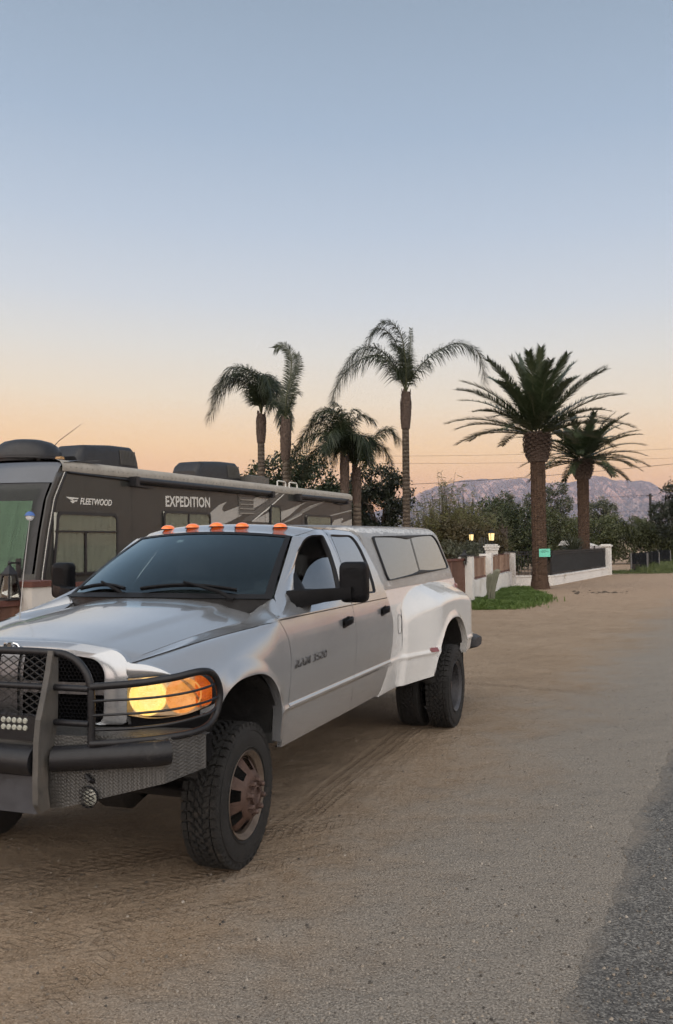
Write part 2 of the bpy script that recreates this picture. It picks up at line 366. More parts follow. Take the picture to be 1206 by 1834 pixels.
def asphalt_mat():
    m, t, p, o = newmat('worn asphalt'); k = NT(t); c = k.coord(); s = k.n('SeparateXYZ'); k.put(s.inputs[0], c)
    v = k.voro(c, 130, 'Color'); q = k.n('SeparateXYZ'); k.put(q.inputs[0], v); grit = k.noise(c, 120, 4, .8); big = k.noise(c, .8, 5, .6)
    st = k.ramp(k.math('ADD', k.math('MULTIPLY', q.outputs[0], .6), k.math('MULTIPLY', grit, .4)), [(.22, (.034, .033, .031)), (.42, (.074, .071, .067)), (.62, (.120, .115, .107)), (.84, (.27, .26, .235))])
    dist = k.rng(s.outputs['Y'], 7, 16)
    d = k.math('ADD', k.math('MULTIPLY', k.math('SUBTRACT', s.outputs['X'], ROAD_P[0]), ROAD_N[0]), k.math('MULTIPLY', k.math('SUBTRACT', s.outputs['Y'], ROAD_P[1]), ROAD_N[1]))
    dust = k.math('MULTIPLY', k.rng(k.math('ADD', d, k.math('MULTIPLY', k.math('SUBTRACT', k.noise(c, 1.8, 6, .65), .5), .5)), .12, -.06), k.rng(grit, .36, .6))
    dust = k.math('MAXIMUM', dust, k.math('MULTIPLY', k.rng(k.math('SUBTRACT', d, k.math('MULTIPLY', k.math('SUBTRACT', s.outputs['Y'], 6.5), .22)), .6, -.6), k.math('MULTIPLY', dist, .75)))
    st = k.mix(k.rng(big, .35, .65), k.mix(.25, st, (.04, .039, .039)), st)
    k.put(p.inputs['Base Color'], k.mix(dust, st, k.mix(grit, (.12, .105, .088), (.25, .215, .175)))); p.inputs['Roughness'].default_value = .85; p.inputs['Specular IOR Level'].default_value = .3
    k.put(p.inputs['Normal'], k.bump(k.math('ADD', k.math('MULTIPLY', k.voro(c, 130), -.8), k.math('MULTIPLY', grit, .5)), .0035)); return m
m = MB(); ts = np.concatenate([np.arange(-4, 18, .05), np.arange(18, 45, .3)]); vs = []
ph = rng.uniform(0, 6.28, 8)
for t in ts:
    a = .025*math.sin(t*1.3+ph[0])+.018*math.sin(t*3.1+ph[1])+.012*math.sin(t*9.7+ph[2])+.008*math.sin(t*21+ph[3])+.006*math.sin(t*47+ph[4])+rng.normal(0, .004)
    q = road_edge(t); vs.append((q[0]+ROAD_N[0]*a, q[1]+ROAD_N[1]*a, .0035)); vs.append((q[0]+ROAD_N[0]*9, q[1]+ROAD_N[1]*9, .0045))
m.add(vs, [(2*i, 2*i+1, 2*i+3, 2*i+2) for i in range(len(ts)-1)])
tag(m.build('road', asphalt_mat(), smooth=0, recalc=False), kind='structure')

# loose stones lying on the dirt and along the asphalt
m = MB(); st = random.Random(3)
for i in range(9500):
    y = 3.1+st.random()**1.8*9; x = st.uniform(-.42*y-.2, .42*y+.3); d = (x-ROAD_P[0])*ROAD_N[0]+(y-ROAD_P[1])*ROAD_N[1]
    if st.random() > .25+.75*math.exp(-abs(d+.3)/1.1): continue
    r = .0026+.0090*st.random()**3.0; z = .006 if d > .1 else 0; a = st.random()*6.28
    P = [(x+r*math.cos(a+k*2.094)*st.uniform(.7, 1.2), y+r*math.sin(a+k*2.094)*st.uniform(.7, 1.2), z-.0005) for k in range(3)]
    Tp = [(x+.55*r*math.cos(a+.5+k*2.094), y+.55*r*math.sin(a+.5+k*2.094), z+r*st.uniform(.6, 1.0)) for k in range(3)]
    m.add(P+Tp, [(0, 1, 4, 3), (1, 2, 5, 4), (2, 0, 3, 5), (3, 4, 5)])
def stone_mat():
    mm, t, p, o = newmat('loose stone'); k = NT(t); g = k.n('NewGeometry')
    k.put(p.inputs['Base Color'], k.ramp(g.outputs['Random Per Island'], [(.1, (.05, .046, .042)), (.45, (.15, .13, .108)), (.8, (.22, .19, .155)), (1, (.33, .30, .26))])); p.inputs['Roughness'].default_value = .9; return mm
tag(m.build('loose_gravel', stone_mat(), smooth=0), 'loose gravel scattered over the dirt beside the asphalt', 'gravel', kind='stuff')

# mountains: a range about six kilometres off
def mountains():
    H0 = [(-1500, 60), (-400, 120), (200, 180), (480, 290), (591, 342), (730, 382), (870, 411), (1009, 421), (1148, 419), (1314, 410), (1425, 388), (1490, 382), (1564, 394), (1650, 408), (1732, 428), (1790, 424), (1842, 405), (1900, 398), (1953, 400), (2050, 399), (2100, 384), (2167, 346), (2265, 310), (2600, 250), (3400, 150), (4500, 60)]
    hx = np.array([a for a, b in H0], float); hz = np.array([b for a, b in H0], float)
    xs = np.concatenate([np.linspace(-1500, 400, 40), np.linspace(410, 2400, 330), np.linspace(2440, 4500, 50)]); nv = 90
    prof = np.interp(xs, hx, hz)
    r2 = np.random.default_rng(4)
    def fbm1(x, f, o=5):
        s = 0
        for i in range(o):
            ph = r2.uniform(0, 100, 2); s = s+np.sin(x*f*2**i+ph[0]+1.5*np.sin(x*f*.37*2**i+ph[1]))*.55**i
        return s
    prof = prof+fbm1(xs, .022, 5)*4.5
    P = np.zeros((nv, len(xs), 3))
    warp = fbm1(xs, .006, 3)*40
    a = xs*.018
    for j in range(nv):
        t = j/(nv-1)      # 0 foot .. 1 crest
        # ridges run down from the crest and spread
        rid = np.abs(np.sin(a*1.7+.9*np.sin(t*4+xs*.006)+warp*.02))*.55+np.abs(np.sin(a*4.3+1.7*np.sin(t*5+xs*.011)))*.3+np.abs(np.sin(a*10.1+t*3))*.14
        dep = (rid-.5)*210*np.sin(math.pi*min(1, t*.98+.02))**.7
        z = prof*(t**1.25); z = z+(rid-.5)*21*t*(1-t)*4*.5
        P[j] = np.stack([xs*(1+0*t), 6000-1500*(1-t)**1.1-dep, z-2*(t == 0)], 1)
    # keep the crest where the photograph shows it from a step away too: scale to its distance
    m = MB(); m.grid(P); Bk = P[-1].copy(); B2 = Bk.copy(); B2[:, 1] += 700; B2[:, 2] = -2; m.grid(np.stack([Bk, B2]))
    mm, tt, p, o = newmat('mountain rock and chaparral'); k = NT(tt); c = k.coord()
    g = k.n('NewGeometry'); s = k.n('SeparateXYZ'); k.put(s.inputs[0], g.outputs['Normal'])
    rock = k.rng(k.math('ADD', k.noise(c, .012, 7, .7), k.math('MULTIPLY', s.outputs['Z'], -.25)), .28, .46)
    k.put(p.inputs['Base Color'], k.mix(rock, (.20, .165, .15), (.50, .37, .32))); p.inputs['Roughness'].default_value = 1; p.inputs['Specular IOR Level'].default_value = 0
    k.put(p.inputs['Normal'], k.bump(k.noise(c, .02, 8, .7), 25)); tag(m.build('mountains', mm, smooth=30), kind='structure')
mountains()
hz = MB(); hz.box((0, 2500, 227), (14200, 10400, 458)); hm = bpy.data.materials.new('thin evening air'); hm.use_nodes = True; t = hm.node_tree; t.nodes.clear()
ho = t.nodes.new('ShaderNodeOutputMaterial'); hv = t.nodes.new('ShaderNodeVolumePrincipled'); t.links.new(hv.outputs[0], ho.inputs['Volume'])
hv.inputs['Color'].default_value = (.55, .68, 1.0, 1); hv.inputs['Density'].default_value = 7.5e-5; hv.inputs['Anisotropy'].default_value = .2
tag(hz.build('haze', hm, smooth=0), 'thin blue evening haze between the road and the far mountains', 'haze', kind='stuff')

# ------------------------------------------------------------------ pickup truck (X runs rearward from the front axle, Y to its left, Z up)
YAW = R(20.303)
TRUCK = empty('pickup_truck', (-1.4292, 5.3141, 0), math.atan2(-math.cos(YAW), -math.sin(YAW)),
              'silver pickup with black grille guard, twin rear wheels and grey shell over its bed', 'pickup truck')
T = lambda X, Y, Z: (-X, Y, Z)
TT = lambda A: np.stack([-A[..., 0], A[..., 1], A[..., 2]], -1)

_z = np.arange(.40, 2.02, .005)
_p = np.interp(_z, [.40, .52, .58, .66, .74, .80, .95, 1.08, 1.2, 1.28, 1.335, 1.42, 1.47, 1.6, 1.73, 1.85, 1.90, 2.0],
               [.92, .945, .958, .970, .979, .985, .997, 1.0, .994, .983, .970, .947, .93, .875, .81, .742, .70, .60])
_k = np.exp(-.5*(np.arange(-12, 13)*.005/.022)**2); _k /= _k.sum()
_p = np.convolve(np.pad(_p, 12, mode='edge'), _k, 'valid')
def side(z): return np.interp(z, _z, _p)
def molding(z):  # the raised crease along the sill
    return .013*sm(.762, .778, z)*(1-sm(.79, .812, z))
def sideL(X, z): return side(z)+molding(z)
def curve(xs, zs): return lambda z: np.interp(z, zs, xs)
def smooth_curve(pts):
    P = spline(pts, 80); o = np.argsort(P[:, 1]); return lambda z: np.interp(z, P[o, 1], P[o, 0])
seamA = smooth_curve([(.525, .52), (.53, .62), (.555, .72), (.57, .82), (.588, 1.04), (.582, 1.14), (.555, 1.22), (.47, 1.325), (.44, 1.37)])
seamB = smooth_curve([(1.79, .52), (1.785, .78), (1.80, .9), (1.825, 1.05), (1.81, 1.23), (1.80, 1.37)])
seamC = smooth_curve([(2.42, .50), (2.53, .58), (2.68, .76), (2.745, .89), (2.775, 1.1), (2.72, 1.28), (2.675, 1.385), (2.65, 1.5)])
arch_z = lambda X, xc, a, z0, z1, p: z0+(z1-z0)*np.clip(1-np.abs((X-xc)/a)**p, 0, 1)**(1/p)
ZB = 1.335
ZROW = np.unique(np.concatenate([np.linspace(.55, ZB, 40), np.linspace(.755, .82, 14)]))

def both(fn):   # build a part for the left and the right side
    for s in (1, -1): fn(s)
def flip(o_pts, s):
    A = np.array(o_pts, float); A[..., 1] *= s; return A

# roof edge over the doors
def RE(X):
    t = sm(1.473, 1.80, X)
    return .626+.065*sm(1.473, 1.72, X), 1.842+.052*t-.012*sm(2.2, 2.68, X)
WS_L = lambda t: np.array([.775+.698*t, .786-.16*t, 1.43+.412*t])

WIN_F = [(1.155, 1.464), (1.16, 1.52), (1.197, 1.586), (1.271, 1.66), (1.375, 1.75), (1.475, 1.81), (1.55, 1.837), (1.63, 1.85), (1.79, 1.851), (1.815, 1.84), (1.789, 1.737), (1.732, 1.601), (1.68, 1.483), (1.655, 1.43), (1.3, 1.452)]
WIN_R = [(1.80, 1.42), (1.808, 1.405), (1.83, 1.398), (2.1, 1.388), (2.41, 1.383), (2.435, 1.395), (2.465, 1.504), (2.50, 1.62), (2.515, 1.737), (2.505, 1.80), (2.47, 1.838), (2.41, 1.851), (1.99, 1.855), (1.965, 1.84), (1.93, 1.74), (1.885, 1.62)]

def up_y(X, z): return side(z)-.13*sm(1.75, 1.05, X)*sm(1.32, 1.46, z)
def door(s, name, L, Rr, win, outer3, N=96):
    # lower skin: a grid between the two seams, then a ring round the window
    u = np.linspace(0, 1, 14); P = np.zeros((len(ZROW), len(u), 3))
    for i, z in enumerate(ZROW):
        a, b = L(z)+.0035, Rr(z)-.0035
        X = a+(b-a)*u; P[i] = np.stack([X, np.full_like(X, sideL(0, z)), np.full_like(X, z)], 1)
    m = MB(); m.grid(TT(flip(P, s)))
    # folded edges
    for e in (0, -1):
        Q = P[:, e].copy(); Q2 = Q.copy(); Q2[:, 1] -= .03; m.grid(TT(flip(np.stack([Q, Q2]), s)))
    Q = P[0].copy(); Q2 = Q.copy(); Q2[:, 1] -= .05; m.grid(TT(flip(np.stack([Q, Q2]), s)))
    O = resample(outer3, N); I2 = resample(win, N)
    # line the two loops up on their nearest points
    c = I2.mean(0); ang = lambda A: np.unwrap(np.arctan2(A[:, 1]-c[1], A[:, 0]-c[0]))
    if np.sum(np.diff(ang(O[:, [0, 2]]))) * np.sum(np.diff(ang(I2))) < 0: I2 = I2[::-1]
    best = min(range(N), key=lambda r: np.linalg.norm(O[:, [0, 2]]-np.roll(I2, r, 0), axis=1).sum()); I2 = np.roll(I2, best, 0)
    I3 = np.stack([I2[:, 0], up_y(I2[:, 0], I2[:, 1]), I2[:, 1]], 1)
    def mid(t):
        q = O*(1-t)+I3*t; q[:, 1] += .014*math.sin(math.pi*t)*sm(1.6, 1.2, O[:, 0])*sm(1.40, 1.48, O[:, 2]); return q
    inn = I3.copy(); inn[:, 1] -= .035
    loops = [O]+[mid(t) for t in (.25, .5, .75)]+[I3, inn]
    m.ring([TT(flip(q, s)) for q in loops])
    d = m.build(name, M['silver'], TRUCK, 35)
    # black run channel round the glass
    cen = I3.mean(0); a = I3.copy(); a[:, 1] += .002; b = I3+(cen-I3)*(.016/np.linalg.norm((cen-I3)[:, [0, 2]], axis=1))[:, None]; b[:, 1] = up_y(b[:, 0], b[:, 2])-.008
    sl = MB(); sl.ring([TT(flip(q, s)) for q in (a, b)]); c2 = b.copy(); c2[:, 1] -= .03; sl.ring([TT(flip(q, s)) for q in (b, c2)]); sl.build('window_seal', M['seal'], d)
    return d, b
def handle(s, d, x, z):
    m = MB(); y = side(z)
    # recessed cup and the grip across it
    Lp = rounded([(x-.085, z-.042), (x+.085, z-.022), (x+.085, z+.042), (x-.085, z+.022)], .03)
    m.prism(Lp, lambda a, b: T(a, s*(side(b)-.01), b), lambda a, b: T(a, s*(side(b)+.006), b))
    for q in range(12):
        t0, t1 = q/12, (q+1)/12
        g = lambda t: (x-.075+.15*t, y+.012+.03*math.sin(math.pi*min(1, max(0, t)))**.6, z-.004+.02*(t-.5)+.012)
        a, b = g(t0), g(t1); m.bar(T(a[0], s*a[1], a[2]), T(b[0], s*b[1], b[2]), .016, .036)
    m.build('handle', M['black_plastic'], d)

M['badge'] = pbr('bright badge metal', (.13, .13, .135), .3, .5, .05, 20)
def text(name, body, size, mat, parent, mw, ext=.003, shear=0, offset=0, sx=1, space=1.0):
    cu = bpy.data.curves.new(name, 'FONT'); cu.body = body; cu.size = size; cu.extrude = ext; cu.shear = shear; cu.offset = offset; cu.space_character = space
    cu.resolution_u = 4; cu.materials.append(mat); o = bpy.data.objects.new(name+'_curve', cu); COL.objects.link(o)
    bpy.context.view_layer.update(); me = bpy.data.meshes.new_from_object(o.evaluated_get(bpy.context.evaluated_depsgraph_get())); bpy.data.objects.remove(o)
    o = bpy.data.objects.new(name, me); COL.objects.link(o); o.parent = parent; xs_ = [v.co.x for v in me.vertices]; sx = sx/(max(xs_)-min(xs_))
    o.matrix_parent_inverse = Matrix.Identity(4); o.matrix_local = mw @ Matrix.Diagonal((sx, 1, 1, 1)); return o

def frame(origin, xdir, ydir):
    x = Vector(xdir).normalized(); y = Vector(ydir); y = (y-x*x.dot(y)).normalized(); z = x.cross(y)
    return Matrix(((x.x, y.x, z.x, origin[0]), (x.y, y.y, z.y, origin[1]), (x.z, y.z, z.z, origin[2]), (0, 0, 0, 1)))

def doors(s):
    zb = np.linspace(1.37, 1.335, 4)
    lowF = [(x, side(ZB), ZB) for x in np.linspace(seamB(ZB)-.0035, seamA(ZB)+.0035, 20)]
    toC = [(.53, .958, 1.342), (.60, .925, 1.362), (.66, .885, 1.39), (.715, .845, 1.412)]
    ws = [tuple(WS_L(t)+np.array([.008, .010, .002])) for t in np.linspace(0.03, 1, 14)]
    rf = [(X, RE(X)[0], RE(X)[1]-.002) for X in np.linspace(1.50, 1.925, 12)]
    bp = [(X, side(z), z) for X, z in ((1.915, 1.86), (1.885, 1.712), (1.868, 1.62), (1.835, 1.5), (1.812, 1.41))]
    d, b = door(s, 'front_door', seamA, seamB, WIN_F, lowF+toC+ws+rf+bp)
    handle(s, d, 1.62, 1.215)
    # the glass: wound half down on the driver's side, up on the other
    if s > 0:
        g = [(1.655, 1.437), (1.688, 1.483), (1.735, 1.60), (1.767, 1.682), (1.63, 1.680), (1.56, 1.668), (1.502, 1.652), (1.43, 1.625), (1.38, 1.598), (1.335, 1.565), (1.29, 1.53), (1.24, 1.495), (1.198, 1.462), (1.4, 1.452)]
    else: g = [(p[0], p[2]) for p in b]
    G = resample([(x, up_y(x, z)-.02, z) for x, z in g], 60)
    m = MB(); m.disk(G, 8, lambda p: np.array(T(p[0], s*(up_y(p[0], p[2])-.02), p[2]))); m.build('window', M['tint'] if s > 0 else M['clear'], d)
    lowR = [(x, side(ZB), ZB) for x in np.linspace(seamC(ZB)-.006, seamB(ZB)+.0035, 16)]
    bp2 = [(X, side(z), z) for X, z in ((1.817, 1.41), (1.84, 1.5), (1.873, 1.62), (1.89, 1.712), (1.92, 1.86))]
    rf2 = [(X, RE(X)[0], RE(X)[1]-.002) for X in np.linspace(1.93, 2.655, 14)]
    rr = [(X, side(z), z) for X, z in ((2.69, 1.856), (2.692, 1.726), (2.685, 1.537), (2.672, 1.42), (2.682, 1.37))]
    d2, b2 = door(s, 'rear_door', seamB, lambda z: seamC(z), WIN_R, lowR+bp2+rf2+rr)
    handle(s, d2, 2.535, 1.228)
    G = resample([(p[0], p[1]-.004, p[2]) for p in b2], 70); m = MB(); m.disk(G, 8, lambda p: np.array(T(p[0], s*(up_y(p[0], p[2])-.012), p[2]))); m.build('window', M['tint'], d2)
    # thin dark line that runs along the belt
    for dd, x0, x1 in ((d, seamA(1.325)+.01, seamB(1.33)-.006), (d2, seamB(1.33)+.006, seamC(1.33)-.012)):
        m = MB(); xs = np.linspace(x0, x1, 16)
        m.grid(TT(flip(np.array([[(x, side(z)+.0016, z) for x in xs] for z in (1.322+.0, 1.3285)]), s))); m.build('belt_line', M['seal'], dd, 0, False)
    if s > 0:
        mw = frame(T(.645, s*(side(1.03)+.001), 1.012), (-1, 0, .012), (0, -.02, 1))
        text('badge', 'RAM 3500', .072, M['badge'], d, mw, .006, .12, .0003, .54, 1.08)
both(doors)

# nose in plan
def Xn(Y):
    return np.interp(np.abs(Y), [0, .3, .5, .65, .75, .85, .93, 1.0, 1.03], [-.735, -.725, -.705, -.675, -.645, -.605, -.55, -.47, -.42])
def hoodline(X):
    t = np.clip((np.asarray(X, float)+.66)/1.4, 0, 1); return .655+.075*t, 1.215+.1*t+.018*np.sin(math.pi*t)
def shoulder(X):
    u = np.clip((np.asarray(X, float)+.66)/1.16, 0, 1.08); return .67+.3*u, 1.203+.117*u+.012*np.sin(math.pi*np.clip(u, 0, 1))

def fender(s):
    m = MB(); nb = 40
    XS = np.concatenate([np.linspace(-.675, -.497, 12), -.02-.475*np.cos(np.linspace(.02, math.pi-.02, 56)), np.linspace(.457, .582, 14)]); na = len(XS)
    P = np.zeros((nb+8, na, 3))
    for j, X in enumerate(XS):
        hy, hz = hoodline(X); sy, sz = shoulder(X); zb = float(arch_z(X, -.02, .475, .60, 1.062, 2.6)) if X > -.495 else .93
        if X < -.05: zb = max(zb, .90)
        for i in range(nb+8):
            v = min(1, i/8); w0 = max(0, i-8)/(nb-1)
            if i < 8: Y = hy+(sy-hy)*v; Z = hz+(sz-hz)*v-.004*math.sin(math.pi*v)+.085*(1-v)*float(sm(.36, .582, X))
            else:
                Z = sz+(zb-sz)*w0; d = sz-Z; D = .25; e = math.sqrt(max(0, 1-(1-min(d/D, 1))**2))
                yo = 1.0-.03*float(sm(-.1, -.5, X)); ell = sy+(yo-sy)*e
                t = float(sm(.1, .5, X)); Y = ell*(1-t)+min(ell, 1.01)*t
                if X > .25: tt = float(sm(.25, .5, X)); Y = Y*(1-tt)+side(Z)*tt
                Y += molding(Z)*float(sm(.43, .46, X))
                rr = math.hypot((X+.02)/.475, max(0, (Z-.60))/.462); Y += .016*float(sm(1.22, 1.02, rr))*float(sm(-.45, -.2, X))
            Xf = float(Xn(Y))+.004; Xr = float(seamA(min(max(Z, .53), 1.325)))-.0035
            if i < 8: Xr = .475+.295*(1-v)
            Xw = X+(Xf+.675)*(1-float(sm(-.675, -.05, X)))+(Xr-.582)*float(sm(.20 if i < 8 else .44, .582, X))
            P[i, j] = (Xw, Y, Z)
    m.grid(TT(flip(P, s)))
    Q = P[-1].copy(); Q2 = Q.copy(); Q2[:, 1] -= .06; Q2[:, 2] += .004; m.grid(TT(flip(np.stack([Q, Q2]), s)))
    Q = P[:, -1].copy(); Q2 = Q.copy(); Q2[:, 1] -= .03; m.grid(TT(flip(np.stack([Q, Q2]), s)))
    # close the corner between the hood, the windshield and the door
    E0 = P[:9, -1]; C_ = resample([(.775, .797, 1.434), (.715, .846, 1.413), (.66, .886, 1.391), (.60, .926, 1.363), (.53, .959, 1.343), tuple(P[8, -1]+np.array([.004, 0, 0]))], 9, False)
    m.grid(TT(flip(np.array([E0+(C_-E0)*t+np.array([0, 0, .006*math.sin(math.pi*t)]) for t in np.linspace(0, 1, 6)]), s)))
    # the nose of the fender, down to the lamp
    fr = P[:, 0]; fr = fr[(fr[:, 1] > .655) & (fr[:, 2] > 1.0)]
    ys = np.linspace(.657, .985, 24); zt = np.interp(ys, fr[:, 1], fr[:, 2]); zl = np.interp(ys, [.65, .86, .975, .985], [1.128, 1.143, 1.142, 1.135])
    A = np.array([[(float(Xn(y))+.004-.012*math.sin(math.pi*t)*min(1, (a-b)/.05), y, a+(min(a, b)-a)*t) for y, a, b in zip(ys, zt, zl)] for t in np.linspace(0, 1, 7)]); m.grid(TT(flip(A, s)))
    f = m.build('front_fender', M['silver'], TRUCK, 40)
    m = MB(); xs = np.linspace(-.655, .50, 40); g = []
    for k in (0, 1):
        row = []
        for X in xs:
            sy, sz = shoulder(X); row.append((X, sy+.004*k, sz+.003-.0015*k))
        g.append(row)
    m.tube([T(X, s*(shoulder(X)[0]+.002), shoulder(X)[1]-.0005) for X in xs], .0028, 5); m.build('belt_line', M['seal'], f)
    m = MB()   # inner well
    for k in range(24): pass
    n = 30; th = np.linspace(.02, math.pi-.02, n); A = np.array([[( -.02+.50*math.cos(t), y, .62+.45*math.sin(t)) for t in th] for y in (.965, .45)])
    m.grid(TT(flip(A, s))); B = np.array([[(-.02+.50*math.cos(t)*q, .45, .62+.45*math.sin(t)*q-(1-q)*.2) for t in th] for q in (1, .02)]); m.grid(TT(flip(B, s)))
    m.build('wheel_well', M['liner'], f, 40, False)
both(fender)

# hood
m = MB(); na, nb = 50, 61; P = np.zeros((na, nb, 3))
def hood_z(X, Y):
    hy, ze = hoodline(X); t = np.clip((X+.70)/1.35, 0, 1); zc = 1.298+.148*t; q = min(1, abs(Y)/float(hy))
    z = ze+(zc-ze)*(1-q**2.6)
    dome = .011*(1-float(sm(.40+.09*t, .455+.09*t, abs(Y))))*float(sm(.02, .35, t)); return float(z)+dome
for i in range(na):
    u = i/(na-1)
    for j in range(nb):
        v = -1+2*j/(nb-1); X = 0
        for _ in range(3):
            hy = float(hoodline(X)[0])-.004; Y = v*hy
            fr = float(np.interp(abs(v)*.655, [0, .3, .5, .6, .655], [-.700, -.690, -.672, -.650, -.60])); re = .60+.11*abs(v)**3-.02
            re = .56+.20*abs(v)**2.2
            if abs(v) > .93: re -= .07*((abs(v)-.93)/.07)**2
            X = fr+(re-fr)*u
        P[i, j] = (X, Y, hood_z(X, Y)-.012*float(sm(.06, 0, u)))
m.grid(TT(P))
for e in ((slice(None), 0), (slice(None), -1), (0, slice(None)), (-1, slice(None))):
    Q = P[e].copy(); Q2 = Q.copy(); Q2[:, 2] -= .03; m.grid(TT(np.stack([Q, Q2])))
hood = m.build('hood', M['silver'], TRUCK, 40)
for s in (1, -1):   # dark gap beside the hood
    m = MB(); xs = np.linspace(-.64, .70, 40); A = np.array([[(X, s*(float(hoodline(X)[0])+dy), float(hoodline(X)[1])-.020) for X in xs] for dy in (-.03, .03)]); m.grid(TT(A)); m.build('hood_gap', M['seal'], hood, 0, False)

# windshield, cowl
def ws_pt(v, t):
    b = np.array([.52+.255*abs(v)**2.2, .786*v, 1.447-.017*abs(v)**2]); tp = np.array([1.365+.108*v*v, .626*v, 1.878-.036*v*v])
    p = b+(tp-b)*t; p[2] += .022*math.sin(math.pi*t); return p
A = np.array([[ws_pt(v, t) for v in np.linspace(-1, 1, 41)] for t in np.linspace(0, 1, 20)])
m = MB(); m.grid(TT(A)); wsh = m.build('windshield', M['windshield'], TRUCK, 60)
m = MB()
Lp = [ws_pt(v, 0) for v in np.linspace(-1, 1, 41)]+[ws_pt(1, t) for t in np.linspace(.05, 1, 20)]+[ws_pt(v, 1) for v in np.linspace(1, -1, 41)[1:]]+[ws_pt(-1, t) for t in np.linspace(.95, .05, 19)]
def inset(v, t): return ws_pt(v*(.945-.0*t), .055+.90*t)
Li = [inset(v, 0) for v in np.linspace(-1, 1, 41)]+[inset(1, t) for t in np.linspace(.05, 1, 20)]+[inset(v, 1) for v in np.linspace(1, -1, 41)[1:]]+[inset(-1, t) for t in np.linspace(.95, .05, 19)]
up = np.array([-.002, 0, .003]); m.ring([TT(np.array(Lp)+up), TT(np.array(Li)+up)]); m.build('windshield_border', M['seal'], wsh, 60)
m = MB(); A = np.zeros((6, 31, 3))
for j, v in enumerate(np.linspace(-1, 1, 31)):
    hr = .56+.20*abs(v)**2.2-.03; z0 = hood_z(min(hr, .70), v*.72)-.02
    b = ws_pt(v, .015)
    for i in range(6):
        t = i/5; A[i, j] = (hr+(b[0]-hr)*t, v*(.725+.05*t), z0+(b[2]-z0)*t-.01*math.sin(math.pi*t))
m.grid(TT(A)); m.build('cowl', M['seal'], TRUCK, 60)
def corner(s):   # painted panel between the hood's rear corner and the windshield
    m = MB(); A = np.array([[(X, y, hood_z(X, min(y, .70))-.016+.115*float(sm(.66, .80, X))*float(sm(.60, .70, y))) for y in np.linspace(.60, .80, 14)] for X in np.linspace(.56, .80, 18)]); m.grid(TT(flip(A, s))); m.build('cowl_corner', M['silver'], TRUCK, 60)
both(corner)
def wiper(y0, y1, s):
    m = MB(); piv = np.array([.60, y0, 1.437+.0]); P = []
    for t in np.linspace(0, 1, 14):
        v = (y1+(y0-y1)*(t*.98))/.786; q = ws_pt(v, .075+.05*math.sin(math.pi*t)); q = q+np.array([-.02, 0, .022]); P.append(q)
    m.tube([T(*p) for p in P], .010, 6)
    m.tube([T(*(p+np.array([.006, 0, -.012]))) for p in P], .006, 6)
    mid = P[6]; m.tube([T(*piv), T(*(piv+np.array([-.015, (mid[1]-piv[1])*.25, .05]))), T(*(mid+np.array([-.006, 0, .018])))], [.016, .014, .008], 6)
    m.build('wiper', M['black_plastic'], TRUCK, 40)
wiper(.60, -.06, 1); wiper(-.18, -.66, 1)

# cab: roof, rear wall, floor
m = MB(); na, nb = 30, 41; P = np.zeros((na, nb, 3))
for j in range(nb):
    v = -1+2*j/(nb-1)
    for i in range(na):
        t = i/(na-1); t = t**1.3; xf = 1.365+.108*v*v; X = xf+(2.69-xf)*t; xe = 1.473+(2.69-1.473)*t
        ry, rz = RE(xe); zc = 1.878+.062*float(sm(0, .22, t))-.012*float(sm(.7, 1, t))
        P[i, j] = (X, v*float(ry), float(rz)+(zc-float(rz))*(1-abs(v)**2.6))
m.grid(TT(P))
bw = resample([(.95, .6), (.99, 1.1), (.95, 1.37), (.74, 1.85), (.68, 1.89), (.4, 1.925), (-.4, 1.925), (-.68, 1.89), (-.74, 1.85), (-.95, 1.37), (-.99, 1.1), (-.95, .6)], 60)
m.disk(np.array([T(2.685, y, z) for y, z in bw]), 2)
cab = m.build('cab', M['silver'], TRUCK, 40)
for x, y in ((1.62, .478), (1.545, .20), (1.515, 0), (1.545, -.22), (1.62, -.48)):
    m = MB(); z = 1.918+.012*(1-abs(y)/.48)
    ell = lambda a, r, t: T(x+r*1.30*math.cos(t)*(1 if math.cos(t) > 0 else 1.25), y+r*math.sin(t)*1.0, z-.012+a*.85)
    m.lathe([(0, .048), (.012, .047), (.026, .039), (.036, .026), (.041, .012), (.042, .001)], 20, ell)
    q = m.build('roof_marker_light', M['amber'], TRUCK, 60)
    b = MB(); b.lathe([(-.004, .054), (.004, .052), (.006, .046)], 20, ell); b.build('light_base', M['black_plastic'], q, 60)
m = MB()
m.box(T(1.6, 0, .62), (2.3, 1.86, .06)); m.box(T(.62, 0, .95), (.06, 1.8, .7)); m.box(T(2.63, 0, 1.05), (.04, 1.75, .9))
for s in (1, -1): m.box(T(1.65, s*.90, .90), (1.9, .05, .70))
fl = m.build('cabin_floor', M['interior'], TRUCK, 30)
m = MB(); prof = rounded([(.80, 1.15), (.80, 1.385), (.90, 1.395), (1.12, 1.33), (1.20, 1.25), (1.15, 1.0), (.8, 1.0)], .04)
m.prism(prof, lambda a, b: T(a, -.74, b), lambda a, b: T(a, .74, b)); m.build('dashboard', M['interior_light'], TRUCK, 40)
